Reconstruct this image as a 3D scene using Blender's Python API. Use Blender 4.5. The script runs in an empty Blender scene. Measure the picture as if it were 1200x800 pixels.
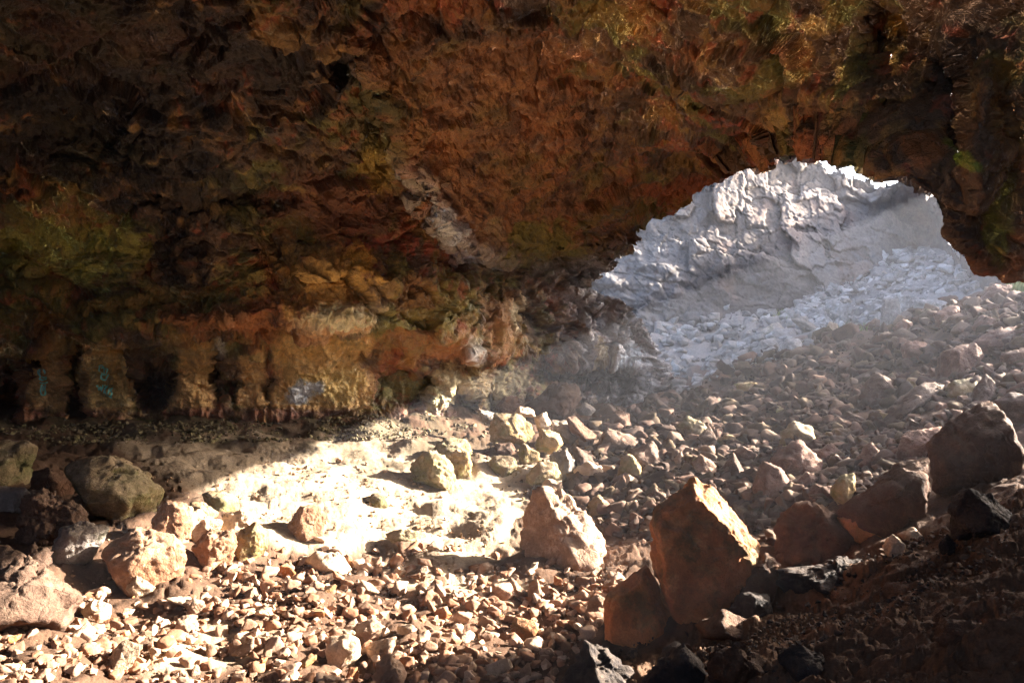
import bpy, bmesh, math, random
import numpy as np
from mathutils import Vector

# ------------------------------------------------------------------ camera, sky, sun, exposure
S = bpy.context.scene
F = 867.0                                   # focal length in photo pixels (photo 1200 wide)
SUN_AZ, SUN_EL = math.radians(74), math.radians(21)
cam = bpy.data.objects.new('camera', bpy.data.cameras.new('camera'))
S.collection.objects.link(cam)
cam.data.sensor_width = 36.0
cam.data.lens = 36.0 * F / 1200.0
cam.data.clip_end = 400.0
cam.data.clip_start = 0.05
cam.location = (0, 0, 0)
cam.rotation_euler = (math.radians(90), 0, 0)
S.camera = cam

W = bpy.data.worlds.new('World')
S.world = W
W.use_nodes = True
nt = W.node_tree
bg = nt.nodes['Background']
sky = nt.nodes.new('ShaderNodeTexSky')
sky.sky_type = 'NISHITA'
sky.sun_disc = False
sky.air_density = 0.7
sky.dust_density = 3.0
sky.sun_elevation = SUN_EL
sky.sun_rotation = SUN_AZ
nt.links.new(sky.outputs[0], bg.inputs[0])
bg.inputs[1].default_value = 0.15

sun = bpy.data.objects.new('sun', bpy.data.lights.new('sun', 'SUN'))
S.collection.objects.link(sun)
sun.data.energy = 5.0
sun.data.angle = math.radians(0.55)
sun.data.color = (1.0, 0.91, 0.80)
SV = Vector((math.sin(SUN_AZ) * math.cos(SUN_EL), math.cos(SUN_AZ) * math.cos(SUN_EL), math.sin(SUN_EL)))
sun.rotation_euler = SV.to_track_quat('Z', 'Y').to_euler()
sun.location = (30, 20, 25)

S.view_settings.view_transform = 'Standard'
S.view_settings.look = 'None'
S.view_settings.exposure = 3.4
S.view_settings.gamma = 1.0
S.render.engine = 'CYCLES'
S.cycles.use_denoising = True
S.cycles.use_guiding = True
S.cycles.use_surface_guiding = True
S.cycles.use_volume_guiding = False
S.cycles.guiding_training_samples = 128
S.cycles.denoising_prefilter = 'NONE'
S.cycles.use_adaptive_sampling = False
S.cycles.max_bounces = 10
S.cycles.diffuse_bounces = 5
S.cycles.volume_bounces = 0
S.cycles.glossy_bounces = 2
S.cycles.caustics_reflective = False
S.cycles.caustics_refractive = False
S.cycles.sample_clamp_indirect = 6.0

HAZE_DENSITY = 0.0018
rng = np.random.default_rng(7)
random.seed(7)

# ------------------------------------------------------------------ noise
_P = np.random.default_rng(11).permutation(256).astype(np.int64)
_P = np.concatenate([_P, _P, _P])
_G = np.random.default_rng(12).normal(size=(256, 3))
_G /= np.linalg.norm(_G, axis=1)[:, None]


def perlin(p):
    p = np.asarray(p, float)
    i = np.floor(p).astype(np.int64)
    f = p - i
    u = f * f * f * (f * (f * 6 - 15) + 10)
    i &= 255
    out = 0
    for dx in (0, 1):
        wx = u[:, 0] if dx else 1 - u[:, 0]
        a = _P[i[:, 0] + dx]
        for dy in (0, 1):
            wy = u[:, 1] if dy else 1 - u[:, 1]
            b = _P[a + i[:, 1] + dy]
            for dz in (0, 1):
                wz = u[:, 2] if dz else 1 - u[:, 2]
                g = _G[_P[b + i[:, 2] + dz]]
                d = g[:, 0] * (f[:, 0] - dx) + g[:, 1] * (f[:, 1] - dy) + g[:, 2] * (f[:, 2] - dz)
                out = out + wx * wy * wz * d
    return out * 1.5


def fbm(p, o=4, lac=2.03, gain=0.5):
    s, a = 0, 1.0
    q = np.array(p, float)
    for k in range(o):
        s = s + a * perlin(q + 17.3 * k)
        q = q * lac
        a *= gain
    return s


def ridged(p, o=4, lac=2.1, gain=0.5):
    s, a = 0, 1.0
    q = np.array(p, float)
    for k in range(o):
        s = s + a * (1 - 2 * np.abs(perlin(q + 9.1 * k)))
        q = q * lac
        a *= gain
    return s


def _hash3(i):
    h = (i[:, 0] * 73856093) ^ (i[:, 1] * 19349663) ^ (i[:, 2] * 83492791)
    h = (h ^ (h >> 13)) * 1274126177
    h = h & 0x7fffffff
    r = np.empty((len(h), 3))
    for k in range(3):
        h = (h * 1103515245 + 12345 + k) & 0x7fffffff
        r[:, k] = ((h >> 8) & 0xffff) / 65535.0
    return r


def worley(p, cheb=False):
    """F1, F2, random triple of the nearest cell, vector from its seed."""
    p = np.asarray(p, float)
    n = len(p)
    base = np.floor(p).astype(np.int64)
    f1 = np.full(n, 9.0)
    f2 = np.full(n, 9.0)
    rid = np.zeros((n, 3))
    vec = np.zeros((n, 3))
    for dx in (-1, 0, 1):
        for dy in (-1, 0, 1):
            for dz in (-1, 0, 1):
                c = base + np.array([dx, dy, dz])
                r = _hash3(c)
                v = p - (c + r)
                d = np.abs(v).max(1) if cheb else np.sqrt((v * v).sum(1))
                m = d < f1
                f2 = np.where(m, f1, np.minimum(f2, d))
                f1 = np.where(m, d, f1)
                rid[m] = r[m]
                vec[m] = v[m]
    return f1, f2, rid, vec


def plates(p, tilt=1.0, cheb=False):
    """broken rock: every cell a slab with its own level and slope, grooves between."""
    f1, f2, r, v = worley(p, cheb)
    t = (r[:, [1, 2, 0]] - 0.5) * 2
    h = (t * v).sum(1) * tilt + (r[:, 0] - 0.5) * 0.8
    groove = np.clip((f2 - f1) / 0.10, 0, 1)
    return h - (1 - groove) * 0.35


def sstep(a, b, x):
    t = np.clip((x - a) / (b - a), 0, 1)
    return t * t * (3 - 2 * t)


def rbf_fit(c, v, eps):
    d = np.sqrt(((c[:, None] - c[None]) ** 2).sum(-1) + eps * eps)
    n, k = c.shape
    A = np.zeros((n + k + 1, n + k + 1))
    A[:n, :n] = d
    A[:n, n] = 1
    A[:n, n + 1:] = c
    A[n:, :n] = A[:n, n:].T
    A[range(n), range(n)] += 1e-4
    w = np.linalg.solve(A, np.concatenate([v, np.zeros(k + 1)]))

    def ev(q):
        out = np.empty(len(q))
        for s in range(0, len(q), 60000):
            x = q[s:s + 60000]
            d2 = (x ** 2).sum(1)[:, None] + (c ** 2).sum(1)[None] - 2 * x @ c.T
            out[s:s + 60000] = np.sqrt(np.maximum(d2, 0) + eps * eps) @ w[:n] + w[n] + x @ w[n + 1:]
        return out
    return ev


def in_poly(x, y, poly):
    inside = np.zeros(x.shape, bool)
    n = len(poly)
    for i in range(n):
        x0, y0 = poly[i]
        x1, y1 = poly[(i + 1) % n]
        c = (y0 > y) != (y1 > y)
        if y1 != y0:
            inside ^= c & (x < (x1 - x0) * (y - y0) / (y1 - y0) + x0)
    return inside


# ------------------------------------------------------------------ mesh helpers
def mesh_from(name, v, f, col=None, smooth=True):
    me = bpy.data.meshes.new(name)
    v = np.ascontiguousarray(v, np.float32)
    f = np.ascontiguousarray(f, np.int32)
    n, k = f.shape
    me.vertices.add(len(v))
    me.vertices.foreach_set('co', v.ravel())
    me.loops.add(n * k)
    me.loops.foreach_set('vertex_index', f.ravel())
    me.polygons.add(n)
    me.polygons.foreach_set('loop_start', np.arange(0, n * k, k, dtype=np.int32))
    me.polygons.foreach_set('use_smooth', np.full(n, smooth) if isinstance(smooth, bool) else smooth)
    me.update(calc_edges=True)
    if col is not None:
        a = me.attributes.new('Col', 'FLOAT_COLOR', 'POINT')
        c = np.ones((len(v), 4), np.float32)
        c[:, :3] = np.clip(col, 0.004, 0.9)
        a.data.foreach_set('color', c.ravel())
    return me


def link(name, me, mat=None, parent=None, **props):
    o = bpy.data.objects.new(name, me)
    S.collection.objects.link(o)
    if mat is not None and len(me.materials) == 0:
        me.materials.append(mat)
    if parent is not None:
        o.parent = parent
    for k, v in props.items():
        o[k] = v
    return o


def compact(v, f, col):
    used = np.zeros(len(v), bool)
    used[f.ravel()] = True
    idx = np.cumsum(used) - 1
    return v[used], idx[f], col[used]


# ------------------------------------------------------------------ stone shapes
_ICO = {}


def ico(n):
    if n not in _ICO:
        bm = bmesh.new()
        bmesh.ops.create_icosphere(bm, subdivisions=n, radius=1.0)
        bm.verts.ensure_lookup_table()
        v = np.array([x.co[:] for x in bm.verts])
        f = np.array([[w.index for w in x.verts] for x in bm.faces])
        bm.free()
        _ICO[n] = (v / np.linalg.norm(v, axis=1)[:, None], f)
    return _ICO[n]


def polytope(dirs, N, Dd):
    k = dirs @ N.T
    k = np.where(k > 1e-3, Dd[None] / np.maximum(k, 1e-3), 1e9)
    return k.min(1)


def random_stone(seed, n, faces=9):
    g = np.random.default_rng(seed)
    hv, hf = crushed(seed, faces)
    hv = hv - hv.mean(0)
    N = np.cross(hv[hf[:, 1]] - hv[hf[:, 0]], hv[hf[:, 2]] - hv[hf[:, 0]])
    N /= np.linalg.norm(N, axis=1)[:, None] + 1e-9
    Dd = (N * hv[hf[:, 0]]).sum(1)
    N, Dd = N * np.sign(Dd)[:, None], np.abs(Dd)
    v, f = ico(n)
    r = np.minimum(polytope(v, N, np.maximum(Dd, 0.18)), 1.3)
    p = v * r[:, None]
    s = g.uniform(0, 50, 3)
    p = p + v * (0.05 * fbm(p * 1.8 + s, 3) + 0.03 * plates(p * 2.5 + s, 0.8) + 0.015 * fbm(p * 7 + s, 2))[:, None]
    return p, f


def crushed(seed, npts=11):
    g = np.random.default_rng(seed)
    q = g.normal(size=(npts, 3))
    q = q / np.linalg.norm(q, axis=1)[:, None] * g.uniform(0.75, 1.1, npts)[:, None] * np.array([1.0, g.uniform(0.6, 0.95), g.uniform(0.5, 0.85)])
    bm = bmesh.new()
    for c in q:
        bm.verts.new(c)
    bmesh.ops.convex_hull(bm, input=bm.verts)
    bm.verts.index_update()
    v = np.array([x.co[:] for x in bm.verts])
    f = np.array([[w.index for w in x.verts] for x in bm.faces])
    bm.free()
    return v, f


def jointed(seed):
    """a squared block as cooling joints cut it: a worn box with some corners broken off."""
    g = np.random.default_rng(900 + seed)
    q = []
    for sx in (-1, 1):
        for sy in (-1, 1):
            for sz in (-1, 1):
                c = np.array([sx, sy, sz]) * g.uniform(0.66, 1.12, 3)
                if g.random() < 0.7:
                    for ax in range(3):
                        e = c.copy()
                        e[ax] *= g.uniform(0.35, 0.85)
                        q.append(e)
                else:
                    q.append(c)
    bm = bmesh.new()
    for c in q:
        bm.verts.new(c)
    bmesh.ops.convex_hull(bm, input=bm.verts)
    loose = [x for x in bm.verts if not x.link_faces]
    bmesh.ops.delete(bm, geom=loose, context='VERTS')
    bm.verts.index_update()
    v = np.array([x.co[:] for x in bm.verts])
    f = np.array([[w.index for w in x.verts] for x in bm.faces])
    bm.free()
    return v, f


# ------------------------------------------------------------------ materials
def nodes_of(name):
    m = bpy.data.materials.new(name)
    m.use_nodes = True
    t = m.node_tree
    return m, t, t.nodes['Principled BSDF']


def noise_node(t, vec, scale, detail=6, rough=0.6):
    n = t.nodes.new('ShaderNodeTexNoise')
    n.inputs['Scale'].default_value = scale
    n.inputs['Detail'].default_value = detail
    n.inputs['Roughness'].default_value = rough
    t.links.new(vec, n.inputs['Vector'])
    return n


def mixc(t, fac, a, b, mode='MIX'):
    n = t.nodes.new('ShaderNodeMix')
    n.data_type = 'RGBA'
    n.blend_type = mode
    for sock, val in ((n.inputs[0], fac), (n.inputs[6], a), (n.inputs[7], b)):
        if hasattr(val, 'is_linked'):
            t.links.new(val, sock)
        elif isinstance(val, tuple):
            sock.default_value = (*val, 1)
        else:
            sock.default_value = val
    return n.outputs[2]


def ramp(t, fac, stops):
    n = t.nodes.new('ShaderNodeValToRGB')
    e = n.color_ramp.elements
    while len(e) < len(stops):
        e.new(0.5)
    for i, (p, c) in enumerate(stops):
        e[i].position = p
        e[i].color = (c, c, c, 1) if not isinstance(c, tuple) else (*c, 1)
    t.links.new(fac, n.inputs[0])
    return n.outputs[0]


def chips(t, vec, scale, seed):
    """broken faces: each cell slopes its own way, with a sharp crack where two meet."""
    wob = noise_node(t, vec, scale * 1.7, 4, 0.6)
    wv = t.nodes.new('ShaderNodeVectorMath')
    wv.operation = 'MULTIPLY_ADD'
    t.links.new(wob.outputs['Color'], wv.inputs[0])
    wv.inputs[1].default_value = (0.30 / scale,) * 3
    t.links.new(vec, wv.inputs[2])
    v = t.nodes.new('ShaderNodeTexVoronoi')
    v.inputs['Scale'].default_value = scale
    t.links.new(wv.outputs[0], v.inputs['Vector'])
    d1 = t.nodes.new('ShaderNodeVectorMath')
    d1.operation = 'SCALE'
    d1.inputs['Scale'].default_value = scale
    t.links.new(wv.outputs[0], d1.inputs[0])
    d2 = t.nodes.new('ShaderNodeVectorMath')
    d2.operation = 'SUBTRACT'
    t.links.new(wv.outputs[0], d2.inputs[0])
    t.links.new(v.outputs['Position'], d2.inputs[1])
    c = t.nodes.new('ShaderNodeVectorMath')
    c.operation = 'SUBTRACT'
    c.inputs[1].default_value = (0.5, 0.5, 0.5)
    t.links.new(v.outputs['Color'], c.inputs[0])
    dot = t.nodes.new('ShaderNodeVectorMath')
    dot.operation = 'DOT_PRODUCT'
    t.links.new(d2.outputs[0], dot.inputs[0])
    t.links.new(c.outputs[0], dot.inputs[1])
    e = t.nodes.new('ShaderNodeTexVoronoi')
    e.feature = 'DISTANCE_TO_EDGE'
    e.inputs['Scale'].default_value = scale
    t.links.new(wv.outputs[0], e.inputs['Vector'])
    edge = ramp(t, e.outputs['Distance'], [(0.0, 0.0), (0.05, 1.0)])
    h = t.nodes.new('ShaderNodeMath')
    h.operation = 'MULTIPLY_ADD'
    t.links.new(edge, h.inputs[0])
    h.inputs[1].default_value = 0.05 / scale
    t.links.new(dot.outputs['Value'], h.inputs[2])
    return h.outputs[0], edge


def chip_bump(t, vec, prev, specs):
    for scale, strength in specs:
        h, e = chips(t, vec, scale, 0)
        b = t.nodes.new('ShaderNodeBump')
        b.inputs['Strength'].default_value = strength
        b.inputs['Distance'].default_value = 1.0
        t.links.new(h, b.inputs['Height'])
        if prev is not None:
            t.links.new(prev.outputs[0], b.inputs['Normal'])
        prev = b
    return prev


def bump_chain(t, bs, specs, vec, facets=()):
    prev = chip_bump(t, vec, None, facets)
    for scale, strength, dist, detail in specs:
        n = noise_node(t, vec, scale, detail, 0.65)
        b = t.nodes.new('ShaderNodeBump')
        b.inputs['Strength'].default_value = strength
        b.inputs['Distance'].default_value = dist
        t.links.new(n.outputs[0], b.inputs['Height'])
        if prev is not None:
            t.links.new(prev.outputs[0], b.inputs['Normal'])
        prev = b
    t.links.new(prev.outputs[0], bs.inputs['Normal'])


def painted_rock(name, rough=(0.6, 0.95), spec=0.35, bump=((6, 0.8, 0.07, 9), (35, 0.7, 0.02, 7)), facets=()):
    """rock whose broad mineral colours are on the mesh ('Col'), with fine grain added here."""
    m, t, bs = nodes_of(name)
    at = t.nodes.new('ShaderNodeAttribute')
    at.attribute_name = 'Col'
    geo = t.nodes.new('ShaderNodeNewGeometry')
    n1 = noise_node(t, geo.outputs['Position'], 9, 8, 0.7)
    n2 = noise_node(t, geo.outputs['Position'], 55, 5, 0.7)
    g1 = ramp(t, n1.outputs[0], [(0.25, 0.45), (0.5, 1.0), (0.8, 1.55)])
    g2 = ramp(t, n2.outputs[0], [(0.25, 0.62), (0.5, 1.0), (0.75, 1.35)])
    c = mixc(t, 0.85, at.outputs['Color'], g1, 'MULTIPLY')
    c = mixc(t, 0.8, c, g2, 'MULTIPLY')
    t.links.new(c, bs.inputs['Base Color'])
    r = ramp(t, n1.outputs[0], [(0.3, rough[0]), (0.7, rough[1])])
    t.links.new(r, bs.inputs['Roughness'])
    bs.inputs['Specular IOR Level'].default_value = spec
    bump_chain(t, bs, bump, geo.outputs['Position'], facets)
    return m


def stone_mat(name, a, b, c, moss=0.0, mosscol=(0.10, 0.105, 0.03), spec=0.3, grime=None, dust=0.42):
    """loose stone: two-tone body, a dusty third tone in patches, optional moss, varies per object."""
    m, t, bs = nodes_of(name)
    tc = t.nodes.new('ShaderNodeTexCoord')
    oi = t.nodes.new('ShaderNodeObjectInfo')
    add = t.nodes.new('ShaderNodeVectorMath')
    add.operation = 'ADD'
    cmb = t.nodes.new('ShaderNodeVectorMath')
    cmb.operation = 'SCALE'
    geo = t.nodes.new('ShaderNodeNewGeometry')
    t.links.new(geo.outputs['Position'], add.inputs[0])
    sc = t.nodes.new('ShaderNodeMath')
    sc.operation = 'MULTIPLY'
    sc.inputs[1].default_value = 37.0
    t.links.new(oi.outputs['Random'], sc.inputs[0])
    t.links.new(sc.outputs[0], add.inputs[1])
    vec = add.outputs[0]
    n0 = noise_node(t, vec, 1.7, 5, 0.6)
    n1 = noise_node(t, vec, 7, 8, 0.7)
    n2 = noise_node(t, vec, 60, 5, 0.7)
    col = mixc(t, ramp(t, n0.outputs[0], [(0.35, 0.0), (0.65, 1.0)]), a, b)
    col = mixc(t, ramp(t, n1.outputs[0], [(0.52, 0.0), (0.68, 1.0)]), col, c)
    if grime:
        n4 = noise_node(t, vec, 2.6, 6, 0.7)
        col = mixc(t, ramp(t, n4.outputs[0], [(0.5, 0.0), (0.62, 0.85)]), col, grime)
    if moss > 0:
        n3 = noise_node(t, vec, 2.3, 7, 0.7)
        col = mixc(t, ramp(t, n3.outputs[0], [(0.62 - 0.35 * moss, 0.0), (0.75 - 0.3 * moss, 0.9)]), col, mosscol)
    col = mixc(t, 0.8, col, ramp(t, n1.outputs[0], [(0.2, 0.5), (0.5, 1.0), (0.8, 1.45)]), 'MULTIPLY')
    col = mixc(t, 0.8, col, ramp(t, n2.outputs[0], [(0.25, 0.65), (0.5, 1.0), (0.75, 1.3)]), 'MULTIPLY')
    if dust > 0:
        sx = t.nodes.new('ShaderNodeSeparateXYZ')
        t.links.new(geo.outputs['Normal'], sx.inputs[0])
        up = ramp(t, sx.outputs[2], [(0.30, 0.0), (0.75, 1.0)])
        dn = ramp(t, n1.outputs[0], [(0.3, 0.25 * dust), (0.6, dust)])
        mu = t.nodes.new('ShaderNodeMath')
        mu.operation = 'MULTIPLY'
        t.links.new(up, mu.inputs[0])
        t.links.new(dn, mu.inputs[1])
        col = mixc(t, mu.outputs[0], col, (0.35, 0.26, 0.185))
    hsv = t.nodes.new('ShaderNodeHueSaturation')
    mr = t.nodes.new('ShaderNodeMapRange')
    mr.inputs[3].default_value = 0.78
    mr.inputs[4].default_value = 1.25
    t.links.new(oi.outputs['Random'], mr.inputs[0])
    t.links.new(mr.outputs[0], hsv.inputs['Value'])
    t.links.new(col, hsv.inputs['Color'])
    t.links.new(hsv.outputs[0], bs.inputs['Base Color'])
    bs.inputs['Roughness'].default_value = 0.85
    bs.inputs['Specular IOR Level'].default_value = spec
    bump_chain(t, bs, ((7, 0.8, 0.06, 9), (60, 0.7, 0.012, 7)), vec, ((4.5, 0.55), (14.0, 0.5)))
    return m


M = {
    'shell': painted_rock('cave_rock', rough=(0.34, 0.78), spec=0.5, facets=((2.1, 0.75), (6.5, 0.7))),
    'ground': painted_rock('cave_dirt', rough=(0.85, 1.0), spec=0.15, bump=((12, 0.5, 0.03, 8), (70, 0.7, 0.010, 6))),
    'cliff': painted_rock('basalt_cliff', rough=(0.85, 1.0), spec=0.15, bump=((4, 0.5, 0.05, 8), (14, 0.5, 0.02, 6)), facets=()),
    'rubble': painted_rock('loose_rubble', rough=(0.8, 1.0), spec=0.2, bump=((25, 0.5, 0.015, 6), (90, 0.4, 0.005, 4))),
    'tan': stone_mat('tan_stone', (0.30, 0.18, 0.115), (0.22, 0.13, 0.08), (0.38, 0.26, 0.18)),
    'rust': stone_mat('rust_stone', (0.47, 0.17, 0.055), (0.34, 0.125, 0.045), (0.5, 0.23, 0.09), grime=(0.13, 0.09, 0.035), dust=0.3),
    'sienna': stone_mat('sienna_stone', (0.27, 0.135, 0.07), (0.19, 0.095, 0.05), (0.33, 0.19, 0.11), dust=0.35),
    'brown': stone_mat('brown_stone', (0.115, 0.063, 0.04), (0.078, 0.044, 0.028), (0.15, 0.092, 0.06), dust=0.12),
    'umber': stone_mat('umber_stone', (0.105, 0.045, 0.021), (0.066, 0.030, 0.016), (0.14, 0.07, 0.035), dust=0.15),
    'black': stone_mat('black_stone', (0.035, 0.025, 0.022), (0.022, 0.017, 0.016), (0.06, 0.042, 0.032), dust=0.12),
    'ochre': stone_mat('ochre_stone', (0.34, 0.22, 0.095), (0.25, 0.165, 0.07), (0.42, 0.31, 0.17), moss=0.45, mosscol=(0.13, 0.13, 0.04)),
    'moss': stone_mat('mossy_stone', (0.22, 0.15, 0.075), (0.15, 0.11, 0.055), (0.30, 0.23, 0.12), moss=0.5, mosscol=(0.115, 0.11, 0.036)),
    'grey': stone_mat('grey_stone', (0.27, 0.225, 0.19), (0.20, 0.165, 0.14), (0.36, 0.31, 0.26), moss=0.15),
    'pale': stone_mat('pale_stone', (0.26, 0.235, 0.215), (0.20, 0.18, 0.165), (0.33, 0.30, 0.28), dust=0),
    'cream': stone_mat('cream_stone', (0.50, 0.36, 0.24), (0.40, 0.27, 0.17), (0.60, 0.47, 0.34)),
    'red': stone_mat('red_stone', (0.16, 0.078, 0.048), (0.115, 0.057, 0.037), (0.22, 0.12, 0.08), dust=0.12),
}


# ------------------------------------------------------------------ ground heights
def at(px, py, D):
    return ((px - 600) / F * D, D, (400 - py) / F * D)


GP = [at(*a) for a in [
    (0, 500, 13.0), (150, 500, 13.6), (300, 492, 14.6), (430, 488, 15.6), (520, 482, 16.8), (600, 474, 19), (660, 468, 20.4), (760, 462, 21.6),
    (0, 800, 4.1), (0, 740, 5.0), (60, 700, 5.9), (120, 690, 6.3), (0, 640, 7.0), (50, 600, 8.4), (120, 620, 7.6), (30, 540, 10.5), (200, 555, 10.2), (120, 520, 12),
    (300, 545, 11.3), (260, 610, 8.6), (400, 535, 12.3), (400, 600, 9.6), (400, 650, 8.2), (250, 690, 6.7), (420, 510, 13.8), (500, 525, 13.6), (500, 590, 10.6),
    (600, 800, 5.2), (450, 800, 5.1), (250, 800, 4.7), (600, 700, 6.9), (600, 650, 8.3), (450, 720, 6.4), (600, 590, 11.0), (560, 520, 14.8), (650, 530, 14.4), (620, 560, 12.4),
    (700, 490, 18.5), (720, 620, 9.2), (750, 580, 10.4), (800, 540, 12.2), (850, 490, 16), (800, 470, 20), (900, 430, 20.5), (860, 420, 25), (950, 400, 23.5), (1000, 392, 24.5),
    (1050, 376, 22.5), (1100, 362, 21), (1180, 342, 19.6), (1240, 325, 19), (1000, 460, 14.8), (1060, 430, 15.5), (1150, 430, 12.3), (1150, 385, 15.5), (1100, 480, 10.5), (950, 530, 10.4), (900, 590, 8.6), (1040, 540, 8.9),
    (1190, 490, 8.8), (1100, 560, 7.4), (1200, 560, 5.6), (1000, 620, 7.0), (900, 660, 6.1), (800, 720, 5.7), (1080, 640, 5.2), (1200, 650, 4.0), (1200, 800, 2.5), (1000, 800, 3.1), (1000, 700, 4.5),
    (800, 800, 4.1), (700, 800, 4.7), (720, 740, 5.6), (880, 740, 4.8),
    # outside the mouth
    (800, 405, 29), (860, 395, 29), (900, 392, 28), (950, 383, 29), (1000, 377, 29.5), (900, 360, 33), (950, 340, 34), (1000, 320, 35), (1050, 300, 36), (950, 300, 38), (1100, 300, 35), (1050, 350, 30), (1120, 345, 29), (1160, 338, 27),
    (1200, 334, 26), (1300, 330, 28), (1000, 290, 40), (1200, 300, 36), (1400, 310, 36),
]]
GP += [(-12, 4, -1.3), (-10, -3, -1.2), (0, -4, -1.5), (6, -3, -0.6), (0, 1.2, -1.62), (1.3, 1.0, -1.3), (-2.5, 1.5, -1.7), (6, 2.5, 0.2), (9, 5, 0.6), (12, 10, 1.0), (13, 15, 1.5),
       (18, 20, 2.2), (20, 5, 1.4), (24, 32, 4.0), (40, 20, 5.0), (40, 60, 7), (0, 60, 4), (-30, 30, 3), (-30, 0, 0), (0, -40, 0), (40, -30, 3), (90, 90, 12), (-90, 90, 6), (-14, 12, -1.2), (10, 45, 7), (-60, -60, 0), (60, -60, 3)]
GP = np.array(GP)


def warp2(x, y):
    r = np.hypot(x, y) + 1e-9
    k = np.log1p(r / 2.5) / r
    return np.stack([x * k, y * k], 1)


_ground = rbf_fit(warp2(GP[:, 0], GP[:, 1]), GP[:, 2], 0.06)


def _ground_exact(x, y):
    x = np.atleast_1d(np.asarray(x, float))
    y = np.atleast_1d(np.asarray(y, float))
    z = _ground(warp2(x, y))
    p = np.stack([x, y, np.zeros_like(x)], 1)
    r = np.hypot(x, y)
    return z + (0.16 * fbm(p * 0.55, 3) + 0.10 * fbm(p * 1.5 + 7, 2)) * sstep(2.0, 5.0, r)


_GA = np.linspace(-math.pi, math.pi, 1081)
_GR = np.log(0.6) + (math.log(160) - math.log(0.6)) * np.linspace(0, 1, 420)
_ga, _gr = np.meshgrid(_GA, np.exp(_GR))
_GZ = _ground_exact((_gr * np.sin(_ga)).ravel(), (_gr * np.cos(_ga)).ravel()).reshape(_ga.shape)


def ground_z(x, y):
    x = np.atleast_1d(np.asarray(x, float))
    y = np.atleast_1d(np.asarray(y, float))
    a = (np.arctan2(x, y) + math.pi) / (2 * math.pi) * (len(_GA) - 1)
    r = (np.log(np.hypot(x, y) + 1e-6) - _GR[0]) / (_GR[-1] - _GR[0]) * (len(_GR) - 1)
    a = np.clip(a, 0, len(_GA) - 1.001)
    r = np.clip(r, 0, len(_GR) - 1.001)
    i, j = r.astype(int), a.astype(int)
    u, v = r - i, a - j
    return (_GZ[i, j] * (1 - u) * (1 - v) + _GZ[i + 1, j] * u * (1 - v) + _GZ[i, j + 1] * (1 - u) * v + _GZ[i + 1, j + 1] * u * v)


def hit(px, py, dmin=1.5, dmax=60.0):
    """where the sight line through a photo pixel meets the ground."""
    px = np.atleast_1d(np.asarray(px, float))
    py = np.atleast_1d(np.asarray(py, float))
    ds = dmin * (dmax / dmin) ** np.linspace(0, 1, 260)
    out = np.full(len(px), dmax)
    done = np.zeros(len(px), bool)
    u, v = (px - 600) / F, (400 - py) / F
    prev = np.full(len(px), 1.0)
    pd = dmin
    for d in ds:
        gap = v * d - ground_z(u * d, np.full(len(px), d))
        new = (gap <= 0) & ~done
        if new.any():
            a = prev[new] / np.maximum(prev[new] - gap[new], 1e-6)
            out[new] = pd + (d - pd) * np.clip(a, 0, 1)
            done |= new
        if done.all():
            break
        prev, pd = gap, d
    return out, done


# ------------------------------------------------------------------ ground sheet
def smooth_poly_mask(px, py, poly, soft):
    """1 inside a photo-space region, falling to 0 across soft pixels."""
    d = np.full(px.shape, 1e9)
    n = len(poly)
    for i in range(n):
        ax, ay = poly[i]
        bx, by = poly[(i + 1) % n]
        ex, ey = bx - ax, by - ay
        t = np.clip(((px - ax) * ex + (py - ay) * ey) / (ex * ex + ey * ey), 0, 1)
        d = np.minimum(d, np.hypot(px - ax - t * ex, py - ay - t * ey))
    s = np.where(in_poly(px, py, poly), d, -d)
    return sstep(-soft, soft, s)


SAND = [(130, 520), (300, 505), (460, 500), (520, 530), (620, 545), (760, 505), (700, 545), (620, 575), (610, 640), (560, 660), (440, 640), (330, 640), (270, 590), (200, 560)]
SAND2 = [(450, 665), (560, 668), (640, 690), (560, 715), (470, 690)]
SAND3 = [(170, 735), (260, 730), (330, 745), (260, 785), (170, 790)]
DIRT = [(690, 800), (760, 760), (900, 700), (1060, 640), (1210, 570), (1400, 520), (1400, 900), (600, 900)]


def proj(p):
    y = np.maximum(p[:, 1], 0.3)
    px = 600 + F * p[:, 0] / y
    py = 400 - F * p[:, 2] / y
    back = p[:, 1] < 0.3
    return np.where(back, 9e4, px), np.where(back, 9e4, py)


def ground_zone(p):
    px, py = proj(p)
    w = 14 * fbm(p * 0.9, 3)
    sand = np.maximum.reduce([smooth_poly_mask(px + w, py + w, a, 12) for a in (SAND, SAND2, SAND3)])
    dirt = smooth_poly_mask(px + w, py + w, DIRT, 14)
    out = sstep(22.5, 26.5, p[:, 1] + 0.45 * (p[:, 0] - 9) * 0 + 0.6 * fbm(p * 0.6, 2))
    return sand, dirt, out


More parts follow.
